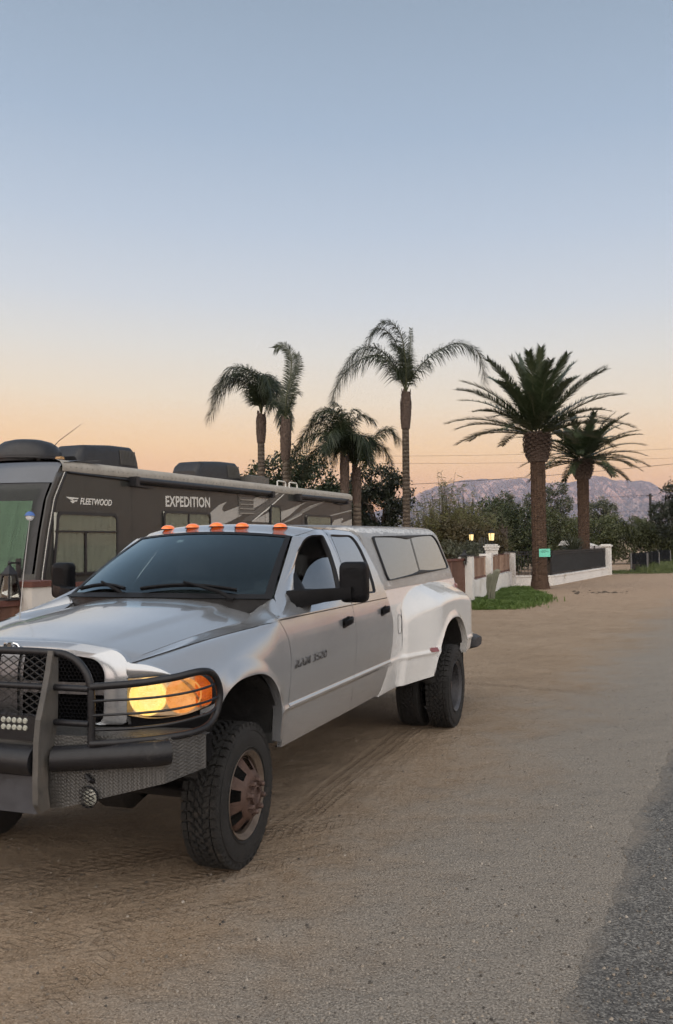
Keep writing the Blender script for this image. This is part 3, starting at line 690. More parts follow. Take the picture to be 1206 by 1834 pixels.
def seat(x, y, w, h):
    m = MB()
    m.prism(rounded([(x-.28, .98), (x+.22, .92), (x+.24, .76), (x-.26, .82)], .06), lambda a, b: T(a, y-w/2, b), lambda a, b: T(a, y+w/2, b))
    m.prism(rounded([(x+.12, .92), (x+.26, .92), (x+.42, h), (x+.30, h)], .05), lambda a, b: T(a, y-w/2+.01, b), lambda a, b: T(a, y+w/2-.01, b))
    o = m.build('seat', M['interior_light'], TRUCK, 40)
    for yy in ((y,) if w < .7 else (y-.42, y+.42)):
        k = MB(); k.prism(rounded([(x+.30, h+.03), (x+.40, h+.03), (x+.43, h+.20), (x+.34, h+.20)], .035), lambda a, b: T(a, yy-.13, b), lambda a, b: T(a, yy+.13, b)); k.build('headrest', M['interior_light'], o, 40)
seat(1.55, .42, .56, 1.50); seat(1.55, -.42, .56, 1.50); seat(2.2, 0, 1.4, 1.45)
m = MB(); c = np.array([1.17, .42, 1.36]); ax = np.array([.45, 0, .9])
e1 = np.array([0, 1, 0]); e2 = np.array([.9, 0, .45])*-1
ring = [c+.185*(math.cos(t)*e1+math.sin(t)*e2) for t in np.linspace(0, 2*math.pi, 33)[:-1]]
m.tube([T(*p) for p in ring], .015, 7, closed=True)
for t in (math.pi*.5, math.pi*1.15, math.pi*1.85): m.bar(T(*c), T(*(c+.18*(math.cos(t)*e1+math.sin(t)*e2))), .03, .012)
m.tube([T(*c), T(*(c+np.array([-.2, 0, -.16])))], .04, 10); m.build('steering_wheel', M['interior'], TRUCK, 50)
m = MB(); q = [ws_pt(-.34, .86), ws_pt(-.25, .86), ws_pt(-.25, .91), ws_pt(-.34, .91)]
m.add([T(p[0]+.02, p[1], p[2]-.02) for p in q], [(0, 1, 2, 3)]); m.build('sticker', M['sticker'], wsh, 0, False)
m = MB(); m.prism(rounded([(-.12, 1.755), (.12, 1.755), (.12, 1.825), (-.12, 1.825)], .03), lambda a, b: T(1.36, a, b), lambda a, b: T(1.40, a, b)); m.build('rear_view_mirror', M['interior'], TRUCK, 40)

# tow mirrors
def mirror(s):
    m = MB()
    hx, hy, hz = 1.24, 1.185, 1.522
    # arm from the door corner
    sec = lambda y, x, z, w, h: [(x-w, y, z-h), (x+w, y, z-h), (x+w*1.1, y, z), (x+w, y, z+h), (x-w, y, z+h), (x-w*1.15, y, z)]
    loops = [sec(.845, .985, 1.42, .11, .060), sec(.90, .99, 1.425, .10, .058), sec(.965, 1.00, 1.43, .085, .052), sec(1.03, 1.06, 1.44, .055, .045), sec(1.14, 1.13, 1.45, .05, .04), sec(1.20, 1.19, 1.455, .05, .038)]
    m.ring([TT(flip(np.array(L), s)) for L in loops])
    # sail that fills the front corner of the window
    m.prism([(.86, 1.375), (1.10, 1.38), (1.24, 1.462), (1.20, 1.585), (1.185, 1.585), (1.02, 1.47)], lambda a, b: T(a, s*(up_y(a, b)-.02), b), lambda a, b: T(a, s*(up_y(a, b)+.010), b))
    arm = m.build('mirror_arm', M['black_plastic'], TRUCK, 45)
    m = MB(); loops = []
    for dx, k in ((-.060, .62), (-.055, .80), (-.04, .93), (-.01, 1.0), (.04, 1.0), (.05, .97)):
        w, h = .092*k, .138*(1-(1-k)*.75); L = rounded([(hy-w, hz-h), (hy+w, hz-h), (hy+w, hz+h), (hy-w, hz+h)], .045)
        loops.append([T(hx+dx+.25*(y-hy)*.6, s*y, z) for y, z in L])
    m.ring(loops); k = len(loops[0]); m.disk(np.array(loops[0]), 2); hs = m.build('mirror_housing', M['black_plastic'], arm, 50)
    g = MB(); g.disk(np.array(loops[-1])+np.array([.012, 0, 0]), 2); g.build('mirror_glass', M['chrome'], hs, 0)
both(mirror)

# wheels
def tread(m, half, r, n=46):
    rr = random.Random(5)
    def blk(y0, y1, t0, t1, r0, r1, skew=0):
        p = []
        for rad in (r0, r1):
            sh = .0 if rad == r0 else .0012
            for (y, t) in ((y0+sh, t0), (y1-sh, t0), (y1-sh, t1), (y0+sh, t1)):
                a = t+skew*(y-(y0+y1)/2)+(0 if rad == r0 else (.004 if t == t0 else -.004)); p.append((rad*math.cos(a), y, rad*math.sin(a)))
        m.hexa(p)
    st = 2*math.pi/n
    for i in range(n):
        a = i*st
        for sg in (1, -1):
            o = a+(st/2 if sg < 0 else 0); lng = .010 if i % 2 else 0
            blk(*sorted((sg*(half*.66), sg*(half*.985))), o+st*.09, o+st*.88, r-.016, r-.002, 0)
            blk(*sorted((sg*(half*.95), sg*(half*1.0+.002))), o+st*.12, o+st*.80, r-.045-lng, r-.010, 0)
            # hooked blocks of the middle ribs
            blk(*sorted((sg*(half*.245), sg*(half*.61))), o+st*.05, o+st*.56, r-.016, r, sg*1.1)
            blk(*sorted((sg*(half*.42), sg*(half*.60))), o+st*.50, o+st*.95, r-.016, r, sg*1.1)
        blk(-half*.20, half*.02, a+st*.04, a+st*.60, r-.016, r, -1.6)
        blk(-half*.01, half*.20, a+st*.42, a+st*.96, r-.016, r, -1.6)
RT = .397
def wheel(name, loc, face, style, rz=0):
    root = bpy.data.objects.new(name, None); COL.objects.link(root); root.parent = TRUCK; root.location = loc; root.rotation_euler = (0, random.random()*.6, rz + (0 if face > 0 else math.pi))
    root.empty_display_size = .1
    return root
half = .110
def wheel_meshes(style):
    Ly = lambda a, r, t: (r*math.cos(t), a, r*math.sin(t))
    m = MB(); r = RT
    prof = [(-half*.72, .225), (-half*.95, .245), (-half*1.02, .30), (-half*1.0, .345), (-half*.93, r-.026), (-half*.80, r-.0155), (0, r-.0145), (half*.80, r-.0155), (half*.93, r-.026), (half*1.0, .345), (half*1.035, .325), (half*1.02, .30), (half*.99, .262), (half*.95, .245), (half*.72, .222)]
    m.lathe(prof, 72, Ly); tread(m, half*.93, r)
    for k in range(40):   # raised sidewall ribs
        pass
    for rad in (.258, .352):
        m.lathe([(half*1.0, rad-.004), (half*1.03, rad), (half*1.0, rad+.004)], 72, Ly)
    ty = m.build('tyre', M['tyre'], None, 35)
    rim = MB(); hub = MB(); lip = MB()
    lip.lathe([(-half*.9, .225), (-half*.6, .212), (half*.35, .205), (half*.78, .212), (half*.84, .222), (half*.95, .232), (half*1.0, .240), (half*.97, .2425), (half*.88, .239)], 64, Ly)
    if style == 'front':
        # dished-out steel disc with hand holes: rings broken by eight windows
        f = [(half*.45, .205), (half*.72, .196), (half*.92, .168), (half*1.16, .135), (half*1.28, .125), (half*1.34, .115), (half*1.36, .09), (half*1.34, .05)]
        n = 64; nh = 8
        vs = [Ly(a, q, 2*math.pi*k/n) for a, q in f for k in range(n)]; fs = []
        for i in range(len(f)-1):
            for k in range(n):
                hole = i in (1, 2) and (k % (n//nh)) in (2, 3, 4, 5)
                if not hole: fs.append((i*n+k, i*n+(k+1) % n, (i+1)*n+(k+1) % n, (i+1)*n+k))
        rim.add(vs, fs)
        for k in range(8):
            t = 2*math.pi*(k+.5)/8; cx, cz = .0855*math.cos(t), .0855*math.sin(t)
            hub.lathe([(half*1.33, .021), (half*1.42, .021), (half*1.42, .016), (half*1.62, .0145), (half*1.66, .009), (half*1.66, .0005)], 8, lambda a, q, u: (cx+q*math.cos(u), a, cz+q*math.sin(u)))
        hub.lathe([(half*1.3, .056), (half*1.5, .054), (half*1.52, .045), (half*1.40, .042), (half*1.40, .0005)], 24, Ly)
        mats = (M['rust_rim'], M['rim_lip'], M['lug'])
        drum = MB(); drum.lathe([(half*.2, .20), (half*.2, .001)], 32, Ly)
    else:
        f = [(half*.6, .207), (half*.1, .200), (-half*.45, .185), (-half*.75, .16), (-half*.82, .12), (-half*.70, .10), (-half*.70, .002)]
        rim.lathe(f, 64, Ly)
        hub.lathe([(-half*.8, .085), (half*.3, .075), (half*.42, .06), (half*.42, .001)], 24, Ly)
        for k in range(8):
            t = 2*math.pi*(k+.5)/8; cx, cz = .118*math.cos(t), .118*math.sin(t)
            hub.lathe([(-half*.85, .016), (-half*.45, .014), (-half*.45, .0005)], 8, lambda a, q, u: (cx+q*math.cos(u), a, cz+q*math.sin(u)))
        mats = (M['grey_rim'], M['grey_rim'], M['lug']); drum = None
    rm = rim.build('rim', mats[0], None, 40); lp = lip.build('rim_lip', mats[1], None, 40); hb = hub.build('hub', mats[2], None, 35)
    if drum: db = drum.build('brake_disc', M['dark'], None, 0)
    out = [ty, rm, lp, hb]+([db] if drum else [])
    return out
WM = {}
for st in ('front', 'rear'): WM[st] = wheel_meshes(st)
first = {'front': True, 'rear': True}
# local wheel y axis = outward; truck local y = left
for nm, X, Y, st, steer in (('front_wheel', .055, .845, 'front', 2.5), ('front_wheel', .055, -.845, 'front', 2.5), ('rear_wheel', 4.09, 1.125, 'rear', 0), ('rear_wheel', 4.09, .835, 'rear', 0), ('rear_wheel', 4.09, -1.125, 'rear', 0), ('rear_wheel', 4.09, -.835, 'rear', 0)):
    w = wheel(nm, T(X, Y, RT-.006), 1 if Y > 0 else -1, st, R(steer))
    rr_ = random.random()
    for o in WM[st]:
        if first[st]: o.parent = w
        else:
            c = o.copy(); COL.objects.link(c); c.parent = w
    first[st] = False
m = MB()
m.tube([T(4.09, -.9, .42), T(4.09, .9, .42)], .06, 12); m.lathe([(-.18, .08), (-.1, .17), (.1, .17), (.18, .08)], 16, lambda a, r, t: T(4.09+r*math.cos(t), a, .42+r*math.sin(t)))
m.build('rear_axle', M['dark'], TRUCK)
m = MB(); m.tube([T(.03, -.72, .40), T(.03, .72, .40)], .05, 12); m.lathe([(-.16, .07), (-.08, .14), (.08, .14), (.16, .07)], 16, lambda a, r, t: T(.03+r*math.cos(t), .15+a, .40+r*math.sin(t)))
m.tube([T(-.12, -.7, .42), T(-.12, .7, .42)], .025, 8); m.build('front_axle', M['dark'], TRUCK)
m = MB()
for s in (1, -1):
    m.bar(T(-.72, s*.42, .62), T(5.2, s*.42, .66), .09, .20)
    m.lathe([(.45, .055), (.9, .055)], 12, lambda a, r, t: T(.05+r*math.cos(t), s*.55+r*math.sin(t), a))
m.box(T(.6, 0, .62), (1.3, .7, .22)); m.box(T(3.1, .0, .55), (.9, .55, .2)); m.box(T(-.1, 0, .85), (1.0, 1.0, .5)); m.box(T(1.5, 0, .58), (2.6, 1.5, .07))
m.build('chassis_frame', M['dark'], TRUCK, 30)

# bed with the wide rear hips
def flare_top(X): return np.interp(X, [3.0, 3.1, 3.2, 3.36, 3.6, 3.9, 4.2, 4.5, 4.9, 5.1, 5.27], [1.15, 1.22, 1.275, 1.325, 1.362, 1.380, 1.384, 1.375, 1.342, 1.318, 1.29])
def bed_y(X, z):
    base = side(z)*.0+np.interp(z, [.45, .55, .70, .80, .95, 1.1, 1.25, 1.385], [.935, .955, .972, .978, .985, .985, .974, .952])
    base = base+molding(z+.008)
    s = np.clip((flare_top(X)-z)/.185, 0, 1); el = np.sin(s*math.pi/2)**1.1
    sx = .16*sm(3.06, 3.13, X)+.84*(.35*np.clip((X-3.08)/.62, 0, 1)+.65*sm(3.06, 3.72, X))*(1-.30*sm(4.92, 5.27, X)**1.5)
    tuck = 1-.14*sm(.80, .54, z)
    out = base+(1.200+molding(z+.008)*1.0-base)*sx*el*tuck
    rr = np.hypot((X-4.15)/.585, np.maximum(0, z-.54)/.51); out = out+.018*sm(1.16, 1.0, rr)
    return out
def bed_zb(X):
    a = arch_z(X, 4.15, .585, .545, 1.05, 2.35); lo = np.interp(X, [2.5, 2.8, 3.2, 3.5, 3.56, 4.74, 4.8, 5.27], [.525, .535, .535, .55, .56, .63, .645, .66])
    return np.where(np.abs(X-4.15) < .585, np.maximum(a, lo), lo)
def bed(s):
    m = MB()
    t = np.linspace(0, math.pi, 54); arch = 4.15-.585*np.cos(t)
    xs = np.unique(np.concatenate([np.linspace(2.745, 3.02, 8), np.linspace(3.02, 3.32, 22), np.linspace(3.32, 3.56, 8), arch, np.linspace(4.74, 5.27, 18)]))
    rows = 64; P = np.zeros((rows, len(xs), 3))
    for j, X in enumerate(xs):
        zb = float(bed_zb(X)); w = np.linspace(0, 1, rows); z = zb+(1.387-zb)*w; u = (X-2.745)/2.525
        Xs = X+(seamC(np.clip(z, .5, 1.385))+.012-2.745)*max(0, 1-u*4)**2
        P[:, j] = np.stack([Xs, bed_y(np.full(rows, X), z), z], 1)
    m.grid(TT(flip(P, s)))
    for A, dy, dz in ((P[0], -.07, .005), (P[-1], -.10, .004)):
        Q = A.copy(); Q[:, 1] += dy; Q[:, 2] += dz; m.grid(TT(flip(np.stack([A, Q]), s)))
    A = P[:, 0]; Q = A.copy(); Q[:, 1] -= .05; m.grid(TT(flip(np.stack([A, Q]), s)))
    A = P[:, -1]; Q1 = A.copy(); Q1[:, 0] += .025; Q1[:, 1] -= .035; Q = A.copy(); Q[:, 1] -= .22; Q[:, 0] += .03; m.grid(TT(flip(np.stack([A, Q1, Q]), s)))
    o = m.build('bed_side', M['white_paint'], TRUCK, 40)
    # inner arch
    k = MB(); th = np.linspace(-.1, math.pi+.1, 30); A = np.array([[(4.15+.60*math.cos(q), y, .55+.52*math.sin(q)) for q in th] for y in (1.16, .55)]); k.grid(TT(flip(A, s)))
    B = np.array([[(4.15+.60*math.cos(q)*e, .55, .55+.52*math.sin(q)*e) for q in th] for e in (1, .02)]); k.grid(TT(flip(B, s))); k.build('wheel_well', M['dark'], o, 40, False)
    # side marker with its pale surround
    k = MB(); X = 3.52; k.prism(rounded([(X-.055, .785), (X+.055, .780), (X+.055, .820), (X-.055, .824)], .018), lambda a, b: T(a, s*(bed_y(a, b)-.004), b), lambda a, b: T(a, s*(bed_y(a, b)+.010), b))
    mk = k.build('side_marker', M['red_lens'], o, 40)
    if s > 0:   # fuel door outline
        k = MB(); L = rounded([(2.95, 1.0), (3.06, .985), (3.075, 1.15), (2.965, 1.165)], .05); k.tube([T(a, float(bed_y(a, b))+.0012, b) for a, b in L], .0022, 4, closed=True); k.build('fuel_door_gap', M['seal'], o)
        k = MB(); k.tube([T(3.075, float(bed_y(3.07, z))+.001, z) for z in np.linspace(.56, 1.2, 24)], .0024, 4); k.build('panel_gap', M['seal'], o)
both(bed)
m = MB(); P = np.array([[(5.275+.012*math.sin(math.pi*(z-.68)/.7), y, z) for y in np.linspace(-.80, .80, 12)] for z in np.linspace(.68, 1.385, 14)]); m.grid(TT(P)); m.build('tailgate', M['white_paint'], TRUCK, 40)
m = MB(); m.box(T(4.0, 0, .95), (2.5, 1.1, .04)); m.box(T(2.77, 0, 1.05), (.04, 1.8, .65)); m.build('bed_floor', M['dark'], TRUCK, 30)
# rear bumper
M['bumper_grey'] = pbr('dark grey bumper', (.030, .030, .034), .6, 0, .2, 8)
m = MB(); L = rounded([(5.30, .60), (5.68, .61), (5.74, .66), (5.71, .735), (5.33, .75)], .04)
P = []
for y in np.linspace(-1.19, 1.19, 29):
    q = abs(y)/1.19; back = -.05*max(0, (q-.8)/.2)**2; sc = 1-.30*max(0, (q-.92)/.08)**2
    P.append([T(5.45+(a-5.45)*sc+back, y, .672+(b-.672)*sc) for a, b in L])
m.ring(P); m.disk(np.array(P[0]), 1); m.disk(np.array(P[-1]), 1); m.build('rear_bumper', M['bumper_grey'], TRUCK, 40)
def tail(s):
    m = MB(); m.prism(rounded([(.80, .98), (.99, .98), (.985, 1.33), (.80, 1.33)], .03), lambda a, b: T(5.25, s*a, b), lambda a, b: T(5.30, s*a, b)); m.build('tail_light', M['red_lens'], TRUCK, 40)
both(tail)

# shell over the bed
TZ = [1.388, 1.48, 1.66, 1.80, 1.855, 1.895, 1.922, 1.938, 1.946, 1.950]; TY = [.955, .930, .856, .793, .763, .720, .655, .52, .3, 0]
TP = spline(list(zip(TY, TZ)), 60)
m = MB(); xs = np.concatenate([[2.632, 2.645, 2.675], np.linspace(2.72, 5.12, 26), [5.18, 5.225, 5.25]]); P = []
for X in xs:
    e = max(0, (2.70-X)/.068)**2+max(0, (X-5.15)/.10)**2; row = []
    for y, z in list(TP)+list(TP[::-1][1:]*np.array([-1, 1])):
        k = 1-.012*e; rise = .012*(X-2.7)/2.5*(z-1.39)/.5; sl = (X-5.25)
        row.append((X+(0.0 if X < 5.1 else .10*((z-1.39)/.55)**3*((X-5.1)/.15)), y*k, 1.388+(z-1.388)*(1-.03*e)+rise))
    P.append(row)
P = np.array(P); m.grid(TT(P))
for e in (0, -1): m.disk(TT(resample(P[e], 60)), 1)
shell = m.build('camper_shell', M['shell'], TRUCK, 45)
def shell_y(z): return float(np.interp(z, TP[:, 1], TP[:, 0]))
def shell_win(s):
    L2 = rounded([(2.80, 1.462), (5.118, 1.502), (5.13, 1.80), (5.02, 1.864), (2.865, 1.842)], [.045, .05, .06, .05, .05]); L = resample(L2, 110); c = L.mean(0)
    ins = lambda d: L+(c-L)*(d/np.linalg.norm(c-L, axis=1))[:, None]
    wy = lambda z: .936+(.772-.936)*(z-1.47)/.39
    f = lambda A, o: np.array([T(x, s*(wy(z)+o), z) for x, z in A])
    A0, A1, A2 = L, ins(.012), ins(.034)
    m = MB(); m.ring([f(A0, -.002), f(A0, .014), f(A1, .018), f(A2, .014), f(A2, .002)])
    dv = [(4.095, 1.852), (3.90, 1.482)]; n = 8
    P = np.array([[(dv[0][0]+(dv[1][0]-dv[0][0])*t+dx, (wy(dv[0][1]+(dv[1][1]-dv[0][1])*t)+.011)*s, dv[0][1]+(dv[1][1]-dv[0][1])*t) for t in np.linspace(0, 1, n)] for dx in (-.011, .011)]); m.grid(TT(P))
    o = m.build('shell_window', M['seal'], shell, 40)
    k = MB(); k.disk(np.array([(x, 0, z) for x, z in A2]), 6, lambda p: np.array(T(p[0], s*(wy(p[2])+.006), p[2]))); k.build('pane', M['shell_glass'], o, 60)
both(shell_win)
m = MB(); L = rounded([(-.70, 1.48), (.70, 1.48), (.62, 1.86), (-.62, 1.86)], .06)
m.prism(L, lambda a, b: T(5.262+.10*((b-1.39)/.55)**3, a, b), lambda a, b: T(5.272+.10*((b-1.39)/.55)**3, a, b)); m.build('rear_hatch', M['shell_glass'], shell, 40)
m = MB(); m.lathe([(0, .02), (.02, .02), (.025, .012)], 10, lambda a, r, t: T(5.25+a, .86+r*math.cos(t), 1.47+r*math.sin(t))); m.build('latch', M['lug'], shell)

# grille
def outl(pts, N=120): return resample(pts, N)
so = rounded([(-.655, .90), (.655, .90), (.665, 1.20), (.60, 1.262), (.30, 1.297), (-.30, 1.297), (-.60, 1.262), (-.665, 1.20)], [.03, .03, .06, .06, .1, .1, .06, .06])
si = rounded([(-.545, .905), (.545, .905), (.552, 1.165), (.50, 1.222), (.25, 1.252), (-.25, 1.252), (-.50, 1.222), (-.552, 1.165)], [.05, .05, .06, .06, .1, .1, .06, .06])
so, si = outl(so), outl(si)
r_ = min(range(120), key=lambda r: np.linalg.norm(so-np.roll(si, r, 0), axis=1).sum()); si = np.roll(si, r_, 0)
fx = lambda A, dx: np.array([T(float(Xn(y))+dx+.05*max(0, (z-1.1)/.2)**2, y, z) for y, z in A])
m = MB(); md_ = so*.5+si*.5; m.ring([fx(so, .03), fx(so, -.004), fx(md_, -.022), fx(si, -.016), fx(si, .07)])
gr = m.build('grille', M['silver'], TRUCK, 40)
m = MB(); m.disk(fx(si, .075), 2); m.build('grille_backing', M['dark'], gr, 0)
from math import sqrt
def inside(y, z):
    c = False; n = len(si)
    for i in range(n):
        (y1, z1), (y2, z2) = si[i], si[i-1]
        if (z1 > z) != (z2 > z) and y < (y2-y1)*(z-z1)/(z2-z1)+y1: c = not c
    return c
m = MB(); a = .0125; dx_ = a*sqrt(3); 
for r in range(-2, 24):
    for q in range(-34, 35):
        cy = q*dx_+(dx_/2 if r % 2 else 0); cz = .90+r*a*1.5
        if not inside(cy, cz): continue
        V = [(cy+a*math.sin(math.pi/3*k), cz+a*math.cos(math.pi/3*k)) for k in range(6)]
        for k in (0, 1, 2):
            p, w = V[k], V[k+1]; x0 = float(Xn(p[0]))
            m.bar(T(x0+.025, *p), T(x0+.025, *w), .0042, .02, up=(1, 0, 0))
m.build('honeycomb', M['black_plastic'], gr, 0, False)
m = MB()
for w, x in ((.075, -.004), (.05, -.016)):
    m.grid(TT(np.array([[(float(Xn(y))+x+.045*max(0, (z-1.1)/.2)**2, y, z) for z in np.linspace(.91, 1.255, 12)] for y in (-w, w)])))
for z0, z1, x in ((1.045, 1.105, -.002),):
    m.grid(TT(np.array([[(float(Xn(y))+x, y, z) for y in np.linspace(-.55, .55, 30)] for z in (z0, z1)])))
m.build('cross_bar', M['shaded_chrome'], gr, 30)
# horned emblem on the nose
m = MB()
for s in (1, -1):
    for (r0, y0, z0, q) in ((.030, .018, 1.292, 1.0), (.018, .020, 1.290, .8)):
        m.tube([T(-.742+.006*k, s*(y0+r0*math.sin(k*.75)*q), z0-r0*(1-math.cos(k*.75))*.8) for k in range(6)], [.006, .007, .0065, .0055, .004, .002], 6)
m.prism([(-.012, 1.295), (.012, 1.295), (.010, 1.262), (0, 1.25), (-.010, 1.262)], lambda a, b: T(-.735, a, b), lambda a, b: T(-.75, a, b)); m.build('emblem', M['chrome'], gr, 40)

# headlights
def reflector_mat(name, c0, c1, e0, e1, st):
    mm, t, p, o = newmat(name); k = NT(t); c = k.coord()
    v = k.voro(c, 170); w = k.rng(v, .1, .8); w2 = k.math('MULTIPLY', k.rng(k.noise(c, 26, 5, .7), .25, .75), k.math('ADD', .75, k.math('MULTIPLY', w, .25)))
    k.put(p.inputs['Base Color'], k.mix(w, c0, c1)); p.inputs['Roughness'].default_value = .2; p.inputs['Metallic'].default_value = .3
    k.put(p.inputs['Emission Color'], k.mix(k.math('MULTIPLY', w2, 1.0, clamp=True), e0, e1)); p.inputs['Emission Strength'].default_value = st
    k.put(p.inputs['Normal'], k.bump(v, .0015)); return mm
M['lit_lamp'] = reflector_mat('lit warm lamp', (.8, .7, .5), (.6, .5, .3), (1, .72, .22), (.97, .50, .07), .95)
M['amber_bowl'] = reflector_mat('amber lit bowl', (.7, .35, .2), (.5, .2, .08), (1, .52, .13), (.75, .27, .035), .62)
M['amber_side'] = reflector_mat('amber side reflector', (.6, .16, .03), (.4, .08, .01), (.9, .20, .02), (.45, .07, .01), .5)
M['lamp_bowl'] = pbr('lamp housing', (.55, .50, .43), .3, .5, .1, 20, emit=(1, .7, .4), est=.10)
def headlight(s):
    L2 = rounded([(.652, .948), (.78, .928), (.93, .945), (1.012, .985), (1.012, 1.09), (.975, 1.142), (.86, 1.143), (.652, 1.128)], [.012, .05, .05, .02, .05, .04, .05, .012])
    L = resample(L2, 90); f = lambda A, dx: np.array([T(float(Xn(y))+dx, s*y, z) for y, z in A]); c = L.mean(0)
    sub = lambda q, dx: (lambda A: np.array([T(float(Xn(y))+dx, s*y, z) for y, z in A]))(c+(L-c)*q)
    m = MB(); m.ring([f(L, .0), f(L, .05)]); m.ring([sub(q, .05) for q in np.linspace(1, .02, 12)]); hl = m.build('headlight', M['lamp_bowl'], TRUCK, 50)
    lit = s > 0
    def bowl(y0, z0, ry, rz, mat, name):
        k = MB(); k.lathe([(.0, 1.0), (-.012, 1.02), (-.012, .96), (.012, .86), (.022, .6), (.026, .3), (.027, .01)], 32, lambda a, r, t: T(float(Xn(y0+ry*r*math.cos(t)))+.014+a, s*(y0+ry*r*math.cos(t)), z0+rz*r*math.sin(t)))
        k.build(name, mat, hl, 60)
    bowl(.752, 1.038, .086, .093, M['lit_lamp'] if lit else M['lamp_bowl'], 'lamp_bowl')
    bowl(.905, 1.040, .068, .088, M['amber_bowl'] if lit else M['lamp_bowl'], 'turn_signal')
    k = MB(); A = [(y, z) for y, z in rounded([(.950, .968), (1.005, .985), (1.005, 1.09), (.968, 1.13), (.945, 1.13)], .015)]
    k.disk(np.array([T(float(Xn(y))+.022, s*y, z) for y, z in resample(A, 40)]), 4); k.build('side_reflector', M['amber_side'] if lit else M['amber'], hl, 60)
    k = MB(); loops = [f(L, -.004)]+[(lambda A: np.array([T(float(Xn(y))-.004-.010*(1-q*q), s*y, z) for y, z in A]))(c+(L-c)*q) for q in np.linspace(.92, .03, 10)]; k.ring(loops); k.build('lens', M['lens'], hl, 60)
    k = MB(); k.ring([f(L, -.005), f(c+(L-c)*1.03, -.004), f(c+(L-c)*1.03, .04)]); k.build('lamp_seal', M['seal'], hl, 60)
both(headlight)
m = MB(); m.grid(TT(np.array([[(float(Xn(y))+.03, y, z) for y in np.linspace(-1.0, 1.0, 50)] for z in (.70, .94)]))); m.build('front_valance', M['black_plastic'], TRUCK, 40)
m = MB()
for s in (1, -1): m.grid(TT(np.array([[(X, s*y, z) for X, y in ((-.66, .655), (-.60, .66))] for z in (.9, 1.21)])))
m.build('lamp_filler', M['silver'], TRUCK, 0)

# front bumper: centre and swept ends of tread plate, with a tube across it
def bX(Y):   # face of the bumper in plan
    return float(np.interp(abs(Y), [0, .44, .95, 1.045], [-.985, -.955, -.80, -.58]))
m = MB(); ys = [-.95, -.44, .44, .95]
def bz(Y): return float(np.interp(abs(Y), [0, .25, .44, .95, 1.045], [.53, .535, .545, .67, .70])), float(np.interp(abs(Y), [0, .95, 1.045], [.90, .885, .86]))
Y_ = np.concatenate([np.linspace(-1.045, -.95, 4), np.linspace(-.95, .95, 41)[1:-1], np.linspace(.95, 1.045, 4)])
P = np.array([[(bX(y)+(.03*((.80-z)/.3)**2 if z < .8 and abs(y) < .44 else 0), y, z) for z in np.linspace(bz(y)[0], bz(y)[1], 12)] for y in Y_]); m.grid(TT(P))
for A, dx in ((P[:, 0], .10), (P[:, -1], .22)):
    Q = A.copy(); Q[:, 0] += dx*np.clip((1.06-np.abs(Q[:, 1]))/.1, .2, 1); m.grid(TT(np.stack([A, Q])))
bump_ = m.build('front_bumper', M['tread'], TRUCK, 25)
def tubes(s):
    m = MB(); pts = [(bX(y)-.028, s*y, .79+.030*max(0, (y-.5)/.5)) for y in np.linspace(.455, .965, 14)]
    m.tube([T(*p) for p in pts], .060, 16); m.build('bumper_tube', M['guard'], bump_, 40)
    k = MB(); y0, z0 = .60, .605
    x0 = bX(y0)
    k.lathe([(-.004, .052), (-.010, .050), (.03, .040)], 24, lambda a, r, t: T(x0+a-.003, s*(y0+r*math.cos(t)), z0+r*math.sin(t))); fg = k.build('fog_light', M['guard'], bump_, 50)
    k = MB(); k.lathe([(-.006, .040), (-.012, .02), (-.013, .001)], 20, lambda a, r, t: T(x0+a, s*(y0+.008+r*math.cos(t)), z0+r*math.sin(t))); k.build('lens', M['led'], fg, 60)
    k = MB()
    for i in range(-2, 3):
        d = .018*i; e = sqrt(max(0, .045**2-d*d))
        k.bar(T(x0-.018, s*(y0-e), z0+d-e*.45), T(x0-.018, s*(y0+e), z0+d+e*.45), .003, .004); k.bar(T(x0-.018, s*(y0-e), z0+d+e*.45), T(x0-.018, s*(y0+e), z0+d-e*.45), .003, .004)
    k.build('lamp_grid', M['wire'], fg, 0)
    k = MB(); k.tube([T(x0+.01, s*(y0-.02), z0+.085), T(x0-.012, s*(y0-.005), z0+.10), T(x0-.012, s*(y0+.012), z0+.085), T(x0+.01, s*(y0+.018), z0+.07)], .012, 8); k.build('tow_hook', M['guard'], bump_, 40)
both(tubes)
m = MB(); m.tube([T(-1.03, y, .785) for y in np.linspace(-.40, .40, 9)], .070, 16); m.build('bumper_tube', M['guard'], bump_, 40)
M['bare'] = pbr('scuffed painted steel', (.055, .058, .068), .5, .2, .3, 6, dirt=(.010, .010, .012), dirt_amt=.45)
m = MB(); L = rounded([(-.40, .535), (.40, .535), (.40, .72), (-.40, .72)], .02); m.prism(L, lambda a, b: T(-.98, a, b), lambda a, b: T(-1.0-.02*math.cos((b-.6)*8), a, b)); m.build('center_plate', M['bare'], bump_, 40)

